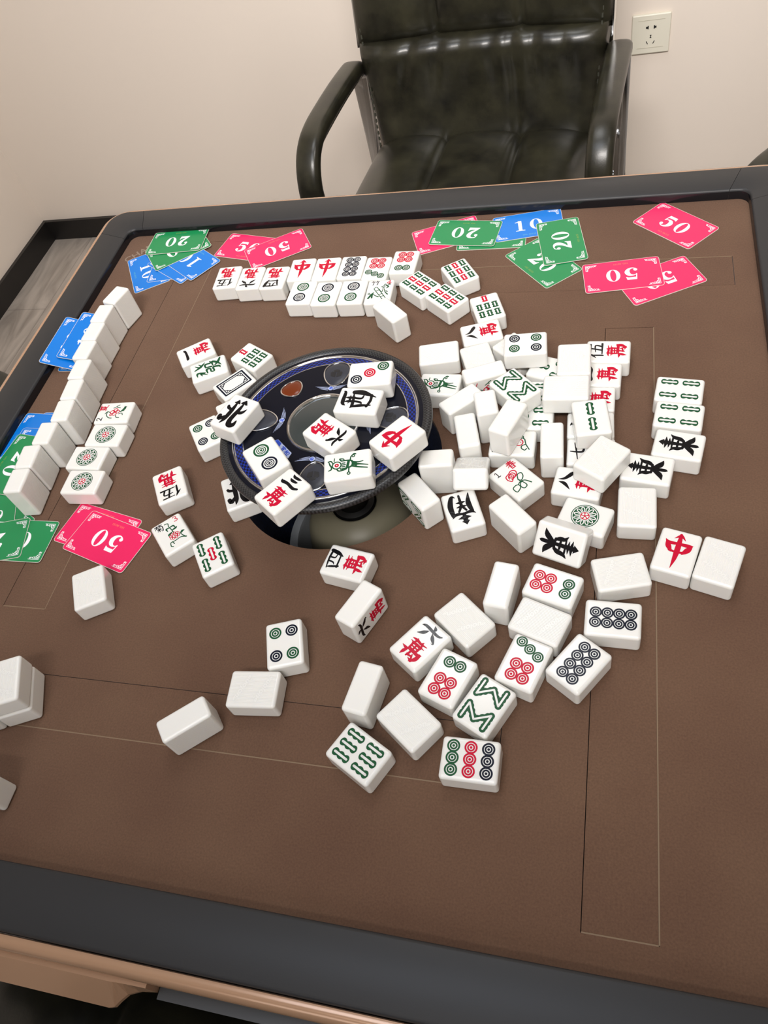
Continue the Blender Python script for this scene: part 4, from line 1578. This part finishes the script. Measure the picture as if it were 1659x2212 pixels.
def corner_print():
    k = Ink(-0.05)
    k.stroke([(0, 0, 0.5), (12.2, 0, 0.5)], cap=False)
    k.stroke([(0, 0, 0.5), (0, 9.2, 0.5)], cap=False)
    k.stroke([(1.1, 1.0, 0.35), (6.5, 1.0, 0.3)], cap=False)
    k.stroke([(1.1, 1.0, 0.35), (1.1, 5.5, 0.3)], cap=False)
    k.stroke([(1.2, 1.2, 0.5), (3.6, 3.2, 0.5), (2.4, 4.4, 0.4), (1.6, 3.2, 0.4)])
    k.stroke([(1.4, 5.6, 0.6), (3.0, 4.8, 0.5), (4.6, 2.0, 0.5), (3.4, 1.4, 0.4)])
    k.stroke([(4.6, 1.4, 0.5), (6.0, 3.0, 0.5), (7.2, 1.6, 0.4), (6.2, 1.2, 0.4)])
    k.stroke([(1.4, 6.2, 0.5), (2.4, 7.4, 0.4), (1.4, 8.2, 0.4)])
    k.stroke([(7.4, 1.2, 0.5), (8.4, 2.4, 0.5), (9.4, 1.6, 0.4)])
    k.ring(10.2, 1.5, 0.95, 0.45, 14)
    k.ring(1.5, 8.3, 0.95, 0.45, 14)
    k.poly([(1.2, 1.2), (3.0, 1.2), (1.2, 3.0)])
    return k


def corner_mesh(sx, sy):
    me = corner_print().mesh('corner_ornament', MT['cwhite'], CT + 0.00003)
    for v in me.vertices:
        v.co.x = sx * (CW / 2 - 0.0036 - v.co.x)
        v.co.y = sy * (CH / 2 - 0.0036 - v.co.y)
    me.transform(Matrix.Identity(4))
    if sx * sy < 0:
        for p in me.polygons:
            p.flip()
    return me


CORNERS = [corner_mesh(a, b) for a, b in ((1, 1), (-1, 1), (-1, -1), (1, -1))]
for me_ in CORNERS:
    fix_normals(me_)
SERIAL = {c: text_mesh('serial_number', 'NO. 06153', 0.0034, MT['cgold'][c], 0.00002, 0.00005) for c in 'pgb'}


def card(c, num, x, y, yaw, z, label, tilt=None):
    o = link('score_card', CARD[c])
    grp = {'p': 'pink score cards marked 50', 'g': 'green score cards marked 20', 'b': 'blue score cards marked 10'}[c]
    tag(o, label, 'card', grp)
    M = Matrix.Translation((x, y, TZ + z)) @ (tilt if tilt is not None else Matrix.Identity(4)) @ Matrix.Rotation(math.radians(yaw), 4, 'Z')
    o.matrix_world = M
    link('numeral', NUMERAL[num], o)
    for me in CORNERS:
        link('corner_ornament', me, o)
    link('serial_number', SERIAL[c], o, (0, -CH / 2 + 0.006, CT + 0.00005))
    return o

# ------------------------------------------------------------------ the tiles: lie, sign, place (m from the table centre), turn, base height
GROUP = {
    'B': 'tiles laid in two rows near the far rail',
    'C': 'tiles strung out between the rows and the heap',
    'W': 'blank-backed tiles standing in a line by the left rail',
    'E': 'face-up tiles in a column beside the standing line',
    'D': 'tiles lying on the console',
    'F': 'tiles lying left of the console',
    'H': 'tiles heaped right of the console',
    'R': 'tiles at the right end of the table',
    'J': 'tiles spread over the near right of the felt',
    'M': 'tiles scattered at the near left of the felt',
}
TILES = [
    ('U', '4m', 0.0422, -0.1283, 78.9, 0.0000, 'J', 'four ten-thousands tile lying face up just below the round opening, number to the left'),
    ('S', '6m', 0.0645, -0.1720, 334.9, 0.0000, 'J', 'six ten-thousands tile standing on its long edge, red character on its right side'),
    ('D', 'b', 0.1509, -0.1737, 48.6, 0.0000, 'J', 'blank-backed tile face down between the six ten-thousands tile and an upright tile'),
    ('S', '-', 0.1781, -0.1456, 351.7, 0.0000, 'J', 'plain white tile on its edge left of the crosswise six-circle tile'),
    ('U', '6m', 0.1189, -0.1979, 322.6, 0.0000, 'J', 'six ten-thousands tile face up, touching the six-circle tile beside the zigzag tile'),
    ('U', '6d', 0.1448, -0.2244, 338.5, 0.0000, 'J', 'six-circle tile face up, two green circles above four red, next to the zigzag eight-bamboo'),
    ('U', '8b', 0.1748, -0.2430, 332.5, 0.0000, 'J', 'eight-bamboo tile of green zigzags just above the nine-circle tile'),
    ('D', 'g', 0.1202, -0.2609, 52.7, 0.0000, 'J', 'face-down tile with clear ridges and raised lettering left of the green zigzag tile'),
    ('U', '6b', 0.0875, -0.2903, 61.2, 0.0000, 'J', 'six-bamboo tile face up, lowest on the near felt, left of the nine-circle tile'),
    ('S', '-', 0.0832, -0.2437, 350.9, 0.0000, 'J', 'plain white tile on its edge above the six-bamboo tile'),
    ('U', '9d', 0.1695, -0.2848, 90.2, 0.0000, 'J', 'nine-circle tile of green, red and black circles, nearest the near rail'),
    ('U', '6d', 0.2177, -0.1372, 252.7, 0.0000, 'J', 'six-circle tile lying crosswise, red circles left, below the leaning east tile'),
    ('D', 'b', 0.2099, -0.1702, 69.8, 0.0000, 'J', 'shiny blank-backed tile face down between the six-circle and seven-circle tiles'),
    ('U', '7d', 0.2007, -0.2064, 340.8, 0.0000, 'J', 'seven-circle tile, slanting green trio above four red, left of the slanted black eight-circle tile'),
    ('U', '8d', 0.2408, -0.2030, 324.9, 0.0000, 'J', 'eight-circle tile of black circles turned diagonally, touching the slanted seven-circle tile'),
    ('U', '8d', 0.2646, -0.1636, 88.7, 0.0000, 'J', 'eight-circle tile of black circles lying lengthwise beside the right slot line'),
    ('D', 'g', 0.2697, -0.1209, 103.9, 0.0000, 'R', 'face-down ridged tile lying crosswise on the slot lid, above the lengthwise eight-circle tile'),
    ('U', 'zh', 0.3116, -0.0993, 344.6, 0.0000, 'R', 'red dragon tile face up and upright, touching the face-down tile at the right end'),
    ('D', 'g', 0.3429, -0.1064, 343.1, 0.0000, 'R', 'face-down ridged tile farthest right, touching the red dragon tile'),
    ('U', 'e', 0.3159, 0.0123, 79.4, 0.0000, 'R', 'east wind tile below the pair of four-bamboo tiles'),
    ('U', 'e', 0.2899, -0.0152, 80.1, 0.0000, 'R', 'east wind tile half covered at its left end by a raised face-down tile'),
    ('U', '4b', 0.3181, 0.0789, 82.5, 0.0000, 'R', 'four-bamboo tile, the farther of the two side by side at the right'),
    ('U', '4b', 0.3169, 0.0471, 82.0, 0.0000, 'R', 'four-bamboo tile, the nearer of the two, touching the east wind tile'),
    ('D', 'g', 0.2818, -0.0564, 359.6, 0.0000, 'R', 'face-down ridged tile upright below the half-covered east wind tile'),
    ('U', '1d', 0.2398, -0.0687, 72.9, 0.0000, 'H', 'one-circle wheel tile with the east wind tile leaning against it'),
    ('U', '8m', 0.2325, -0.0327, 81.1, 0.0000, 'H', 'eight ten-thousands tile partly under the raised face-down tile, above the wheel tile'),
    ('D', 'g', 0.2517, -0.0204, 326.8, 0.0205, 'H', 'face-down ridged tile lying raised on the eight ten-thousands tile, turned diagonally'),
    ('U', '2b', 0.2413, 0.0258, 9.5, 0.0205, 'H', 'two-bamboo tile lying raised on the column of ten-thousands tiles'),
    ('D', 'g', 0.2227, 0.0997, 1.7, 0.0205, 'H', 'face-down ridged tile raised beside the five ten-thousands tile, farthest of the raised backs'),
    ('D', 'g', 0.2173, 0.0624, 90.6, 0.0205, 'H', 'face-down ridged tile raised and lying crosswise, right of the green zigzag tile'),
    ('U', '5m', 0.2538, 0.1311, 88.5, 0.0000, 'H', 'five ten-thousands tile at the far end of the covered column in the heap'),
    ('U', '3m', 0.2459, 0.0993, 88.0, 0.0000, 'H', 'ten-thousands tile second from the far end of the covered column, its number hidden'),
    ('U', '2m', 0.2407, 0.0676, 88.8, 0.0000, 'H', 'ten-thousands tile third in the covered column, mostly under raised tiles'),
    ('U', '6m', 0.2406, 0.0346, 91.8, 0.0000, 'H', 'tile almost hidden under the raised two-bamboo tile, its white ends showing on both sides'),
    ('U', '7m', 0.2421, 0.0027, 91.1, 0.0000, 'H', 'tile with a black number showing left of and under the raised two-bamboo tile'),
    ('U', '3b', 0.2003, 0.1079, 71.0, 0.0000, 'H', 'bamboo tile between the raised four-circle tile and the raised face-down tile, mostly covered'),
    ('U', '3b', 0.1796, 0.0753, 90.0, 0.0000, 'H', 'bamboo tile with one stick end showing right of the heaped green zigzag tile'),
    ('U', '3b', 0.1859, 0.0438, 90.0, 0.0000, 'H', 'bamboo tile showing two sticks behind the tall white upright tile'),
    ('U', '4d', 0.1751, 0.1220, 94.6, 0.0205, 'H', 'four-circle tile lying raised at the far end of the heap'),
    ('U', '8m', 0.1251, 0.1630, 106.6, 0.0000, 'C', 'eight ten-thousands tile touching the seven-bamboo tile at the far end of the heap'),
    ('U', '7b', 0.1269, 0.2031, 20.2, 0.0000, 'C', 'seven-bamboo tile with red stick on top, between the nine-bamboo tiles and the heap'),
    ('U', '9b', 0.0883, 0.2646, 31.7, 0.0000, 'C', 'nine-bamboo tile alone and farthest from the camera, below the overlapping green cards'),
    ('U', '9b', 0.0449, 0.2460, 48.1, 0.0000, 'C', 'nine-bamboo tile next to the six-circle tile of the far row'),
    ('U', '9b', 0.0796, 0.2211, 47.7, 0.0000, 'C', 'nine-bamboo tile nearest the seven-bamboo tile'),
    ('S', '-', 0.0221, 0.1900, 45.1, 0.0000, 'C', 'plain white tile standing on its edge against the bamboo-plant tile with red 4'),
    ('U', '5m', -0.2047, 0.2739, 184.3, 0.0000, 'B', 'five ten-thousands tile, leftmost of the upside-down trio in the far row'),
    ('U', '6m', -0.1723, 0.2702, 182.4, 0.0000, 'B', 'six ten-thousands tile, middle of the upside-down trio in the far row'),
    ('U', '4m', -0.1401, 0.2692, 180.7, 0.0000, 'B', 'four ten-thousands tile, right one of the upside-down trio in the far row'),
    ('U', 'zh', -0.1083, 0.2823, 3.0, 0.0000, 'B', 'red dragon tile, left one of the pair in the far row'),
    ('U', 'zh', -0.0763, 0.2818, 1.5, 0.0000, 'B', 'red dragon tile in the far row, right one of the pair'),
    ('U', '8d', -0.0443, 0.2823, 0.4, 0.0000, 'B', 'eight-circle tile of black circles standing upright in the far row'),
    ('U', '7d', -0.0124, 0.2785, 179.2, 0.0000, 'B', 'seven-circle tile in the far row, four red above a slanting green trio'),
    ('U', '6d', 0.0196, 0.2878, 178.3, 0.0000, 'B', 'six-circle tile at the right end of the far row, four red above two green'),
    ('U', '2d', -0.0969, 0.2389, 359.6, 0.0000, 'B', 'two-circle tile at the left end of the second row, green above black'),
    ('U', '2d', -0.0652, 0.2356, 179.1, 0.0000, 'B', 'two-circle tile in the middle of three, black circle above green'),
    ('U', '2d', -0.0333, 0.2362, 180.3, 0.0000, 'B', 'two-circle tile beside the bamboo-plant tile, black circle above green'),
    ('U', 'f4', -0.0009, 0.2349, 1.7, 0.0000, 'B', 'bamboo-plant flower tile with a red 4, partly behind an upright white tile'),
    ('U', '1m', -0.2002, 0.1399, 124.5, 0.0000, 'F', 'one ten-thousand tile with a single black stroke, left of the console'),
    ('U', 'fa', -0.1745, 0.1131, 117.3, 0.0000, 'F', 'green dragon tile touching the one ten-thousand tile'),
    ('U', '7b', -0.1281, 0.1311, 59.2, 0.0000, 'F', 'seven-bamboo tile beside the upper left rim of the console'),
    ('U', 'bai', -0.1355, 0.0895, 137.9, 0.0000, 'F', 'white dragon tile with a black double frame, touching the console rim'),
    ('U', '4d', -0.1437, 0.0187, 35.5, 0.0000, 'F', 'four-circle tile partly under the left rim of the console'),
    ('U', '5m', -0.1605, -0.0507, 211.6, 0.0000, 'F', 'five ten-thousands tile upside down above the chrysanthemum tile'),
    ('U', 'f3', -0.1355, -0.1085, 43.2, 0.0000, 'F', 'chrysanthemum flower tile with a red 3, by the pink cards'),
    ('U', '5b', -0.0870, -0.1277, 35.1, 0.0000, 'F', 'five-bamboo tile with a red middle stick, by the chrysanthemum tile'),
    ('U', 'n', -0.0841, -0.0545, 28.4, 0.0000, 'F', 'north wind tile tucked under the lower left rim of the console'),
    ('D', 'g', -0.1983, -0.1709, 29.4, 0.0000, 'M', 'face-down ridged tile alone at the corner of the pink cards'),
    ('U', '4d', 0.0063, -0.2088, 18.1, 0.0000, 'M', 'four-circle tile in the near middle touching a face-down tile'),
    ('D', 'g', -0.0090, -0.2502, 95.2, 0.0000, 'M', 'face-down ridged tile touching the near four-circle tile'),
    ('S', '-', -0.0539, -0.2846, 129.9, 0.0000, 'M', 'plain white tile on its edge, alone on the near left slot line'),
    ('U', 'f2', -0.2661, 0.0458, 93.8, 0.0000, 'E', 'summer tile with a black 2 and red flower, farthest in its column'),
    ('U', '1d', -0.2622, 0.0133, 90.7, 0.0000, 'E', 'one-circle wheel tile directly below the summer tile'),
    ('U', '1d', -0.2706, -0.0185, 89.9, 0.0000, 'E', 'one-circle wheel tile, middle of the three wheels in the column'),
    ('U', '1d', -0.2616, -0.0504, 91.5, 0.0000, 'E', 'one-circle wheel tile nearest the pink cards, its side tinged pink'),
    ('E', '-', -0.3298, 0.2209, 344.3, 0.0000, 'W', 'standing tile at the far end of the left line, turned slightly'),
    ('E', '-', -0.3342, 0.1873, 358.9, 0.0000, 'W', 'standing tile second from the far end of the left line, beside the blue cards'),
    ('E', '-', -0.3319, 0.1556, 359.9, 0.0000, 'W', 'standing tile third from the far end of the left line'),
    ('E', '-', -0.3291, 0.1241, 0.1, 0.0000, 'W', 'standing tile fourth from the far end, right of the lowest blue card corner'),
    ('E', '-', -0.3205, 0.0924, 2.8, 0.0000, 'W', 'standing tile fifth from the far end of the left line'),
    ('E', '-', -0.3153, 0.0607, 5.8, 0.0000, 'W', 'standing tile fifth from the near end of the left line'),
    ('E', '-', -0.3119, 0.0291, 7.2, 0.0000, 'W', 'standing tile fourth from the near end, left of the summer tile'),
    ('E', '-', -0.3181, -0.0035, 4.4, 0.0000, 'W', 'standing tile third from the near end, set back from its neighbour'),
    ('E', '-', -0.3226, -0.0359, 7.1, 0.0000, 'W', 'standing tile second from the near end, beside a green card'),
    ('E', '-', -0.3194, -0.0674, 6.8, 0.0000, 'W', 'standing tile at the near end of the left line, above the green cards'),
    ('D', 'b', 0.0840, 0.1330, 100.1, 0.0000, 'H', 'blank face-down tile beside the console, above the bird tile'),
    ('D', 'g', 0.1266, 0.1240, 20.2, 0.0000, 'H', 'face-down ridged tile between the blank tile and the raised four-circle tile'),
    ('S', 'f2', 0.1367, 0.0940, 290.6, 0.0000, 'H', 'flower tile standing on its long edge, red and black sign on its near side'),
    ('U', '1b', 0.0918, 0.0868, 88.5, 0.0000, 'H', 'one-bamboo bird tile at the right rim of the console, on the felt'),
    ('S', '-', 0.1188, 0.0572, 133.4, 0.0000, 'H', 'white tile on its edge leaning long below the bird tile'),
    ('E', '-', 0.1455, 0.0423, 14.3, 0.0000, 'H', 'white tile standing tall on its end below the standing flower tile'),
    ('S', '-', 0.1294, 0.0173, 14.8, 0.0000, 'H', 'narrow white tile on its edge, just right of the console rim'),
    ('S', '-', 0.1690, 0.0157, 339.4, 0.0205, 'H', 'white tile on its edge raised on the flower tile with green tendrils'),
    ('U', 'f1x', 0.1717, 0.0114, 89.6, 0.0000, 'H', 'flower tile with pink face and green tendrils under a raised white tile'),
    ('U', 'f1', 0.1788, -0.0302, 47.2, 0.0000, 'H', 'spring tile with a black 1 and red rose'),
    ('S', '-', 0.2079, 0.0069, 3.5, 0.0000, 'H', 'tall narrow white tile on its edge right of the flower tile with tendrils'),
    ('E', '-', 0.1082, -0.0261, 96.0, 0.0000, 'H', 'white tile standing on its end beside the lower right rim of the console'),
    ('S', '8b', 0.0956, -0.0559, 223.0, 0.0000, 'H', 'eight-bamboo tile standing on its edge by the opening, green zigzags on its left side'),
    ('U', 's', 0.1355, -0.0665, 202.0, 0.0000, 'H', 'south wind tile lying upside down below the tilted ridged tile'),
    ('S', '-', 0.1804, -0.0763, 44.4, 0.0000, 'H', 'plain white tile on its edge between the spring tile and the leaning east tile'),
    ('U', 'n', -0.0823, -0.0065, 338.8, 0.0580, 'D', 'north wind tile on the left edge of the console disc'),
    ('U', '2d', -0.0347, -0.0596, 40.7, 0.0580, 'D', 'two-circle tile on the console, green circle above black'),
    ('U', '3m', -0.0087, -0.0960, 322.6, 0.0580, 'D', 'three ten-thousands tile overhanging the lower left rim of the console'),
    ('U', '3d', 0.0403, 0.0441, 275.7, 0.0580, 'D', 'three-circle tile of green, red and black circles on the console'),
    ('U', 'w', 0.0364, 0.0091, 85.0, 0.0580, 'D', 'west wind tile on the console over the dice window'),
    ('U', '6m', 0.0171, -0.0290, 236.7, 0.0580, 'D', 'six ten-thousands tile lying across the dice window in the console middle'),
    ('U', '1b', 0.0429, -0.0660, 102.8, 0.0580, 'D', 'one-bamboo bird tile on the lower part of the console'),
    ('U', 'zh', 0.0804, -0.0329, 141.5, 0.0580, 'D', 'red dragon tile on the right part of the console'),
    ('U', '8b', 0.1702, 0.0636, 43.8, 0.0205, 'H', 'eight-bamboo tile of green zigzags lying raised in the middle of the heap'),
    ('D', 'g', 0.1638, 0.1375, 47.0, 0.0000, 'H', 'face-down ridged tile peeping out under the left end of the raised four-circle tile'),
    ('D', 'g', -0.1225, 0.0470, 35.0, 0.0000, 'F', 'white tile mostly under the console rim, one corner showing by the north wind tile'),
    ('D', 'g', -0.2220, -0.2755, 24.0, 0.0205, 'M', 'face-down ridged tile on top of the stack at the left photo edge'),
    ('D', 'g', -0.2220, -0.2760, 24.0, 0.0000, 'M', 'white tile under the ridged one in the stack at the left photo edge'),
    ('D', 'g', -0.2510, -0.2890, 24.0, 0.0000, 'M', 'white tile beside the foot of the stack, only its corner in the photo'),
    ('E', '-', -0.2095, -0.3560, 90.0, 0.0000, 'M', 'white tile standing on its end, cut by the left edge nearest the near rail'),
]
for c_, f_, x_, y_, a_, z_, g_, l_ in TILES:
    tile(c_, f_, x_, y_, a_, z_, l_, GROUP[g_])


def axes(y, z):
    Y = Vector(y).normalized()
    Z = Vector(z)
    Z = (Z - Y * Z.dot(Y)).normalized()
    return Y.cross(Z), Y, Z


tile('T', 'g', 0.1388, -0.0265, 0, 0.0208, 'white tile tilted with its ridged back up, propped on the south wind tile', GROUP['H'], axes((0.09, -0.81, 0.58), (0.02, -0.58, -0.81)))
tile('T', 'e', 0.2229, -0.0945, 0, 0.0187, 'east wind tile leaning back on the wheel tile, face tilted to the camera', GROUP['H'], axes((0.95, -0.31, 0.0), (-0.24, -0.73, 0.64)))

# ------------------------------------------------------------------ the cards: colour, figure, place, turn, layer
CARDS = [
    ('p', 50, 0.3220, 0.3582, 316.8, 0, 'pink card marked 50 lying alone at the far right corner'),
    ('p', 50, 0.2657, 0.2720, 187.2, 1, 'pink card marked 50 upside down, on top of another at the far right'),
    ('p', 50, 0.3047, 0.2612, 207.0, 0, 'pink card marked 50, half under another pink card at the far right'),
    ('g', 20, 0.0802, 0.3639, 173.1, 2, 'green card marked 20 upside down, on top of the far middle fan'),
    ('b', 10, 0.1552, 0.3735, 9.8, 1, 'blue card marked 10 at the far rail, right way up'),
    ('p', 50, 0.0575, 0.3634, 20.3, 0, 'pink card mostly under the upside-down green card of the far middle fan'),
    ('g', 20, 0.1965, 0.3378, 100.8, 2, 'green card marked 20 turned sideways, lying on another green card'),
    ('g', 20, 0.1779, 0.3011, 310.0, 0, 'green card marked 20 lying diagonally under the sideways one'),
    ('g', 20, -0.3206, 0.3784, 183.4, 5, 'green card marked 20, topmost of the stack in the far left corner'),
    ('g', 20, -0.3222, 0.3819, 179.7, 4, 'green card directly under the topmost one in the far left corner, edge showing'),
    ('g', 20, -0.3126, 0.3612, 217.4, 3, 'green card fanned out below the top pair in the far left corner'),
    ('b', 10, -0.2880, 0.3383, 143.0, 2, 'blue card marked 10 at the right of the far left corner stack'),
    ('b', 10, -0.3039, 0.3323, 146.4, 1, 'blue card in the middle of the far left corner stack, mostly covered'),
    ('b', 10, -0.3447, 0.3220, 300.0, 0, 'blue card marked 10 at the left of the far left corner stack'),
    ('g', 20, -0.3218, -0.1137, 0.5, 1, 'green card with a 0 showing, right one of the near left green fan'),
    ('g', 20, -0.3515, -0.1198, 194.5, 2, 'green card marked 20 upside down, topmost of the near left green fan'),
    ('p', 50, -0.2104, 0.3607, 346.1, 0, 'pink card marked 50 right way up, left one above the far row of tiles'),
    ('p', 50, -0.1659, 0.3532, 210.4, 1, 'pink card marked 50 upside down, right one above the far row of tiles'),
    ('p', 50, -0.2172, -0.1082, 162.9, 1, 'pink card marked 50 upside down, on top beside the chrysanthemum tile'),
    ('p', 50, -0.2333, -0.0963, 166.6, 0, 'pink card under another pink one, touching the nearest wheel tile'),
    ('g', 20, 0.1138, 0.3558, 180.0, 0, 'green card with only its lower edge showing under the blue far card'),
    ('b', 10, -0.3175, 0.3397, 97.0, 0.5, 'blue card nearly hidden in the far left corner stack, one lower corner showing'),
    ('b', 10, -0.3695, 0.1725, 270.0, 0, 'blue card under the two on the left rail, only its near corner showing'),
    ('b', 10, -0.3777, 0.0192, 267.0, 1, 'blue card lying farther left of the standing tiles, above the green card'),
    ('b', 10, -0.3530, 0.0220, 270.0, 0, 'blue card behind the near standing tiles, only its far edge showing'),
    ('b', 10, -0.3688, -0.0040, 268.0, 2, 'blue card between another blue one and the green card by the standing tiles'),
    ('g', 20, -0.3740, -0.0160, 262.0, 3, 'green card marked 20 lying lengthwise along the near standing tiles'),
    ('g', 20, -0.3615, -0.0948, 293.0, 1, 'green card at the left photo edge under the near end of the standing line'),
    ('g', 20, -0.3603, -0.0900, 333.0, 0, 'green card showing one corner below the nearest standing tile'),
    ]
for c_, n_, x_, y_, a_, l_, s_ in CARDS:
    card(c_, n_, x_, y_, a_, 0.0001 + 0.0007 * l_, s_)
# two blue cards propped over the inner edge of the left rail
card('b', 10, -0.3880, 0.1722, 90, 0.0082, 'blue card propped on the left rail, its outer edge hanging over', Matrix.Rotation(math.radians(18.2), 4, 'Y'))
card('b', 10, -0.3700, 0.1840, 90, 0.0072, 'blue card lying on the propped blue card by the left rail', Matrix.Rotation(math.radians(13.5), 4, 'Y'))
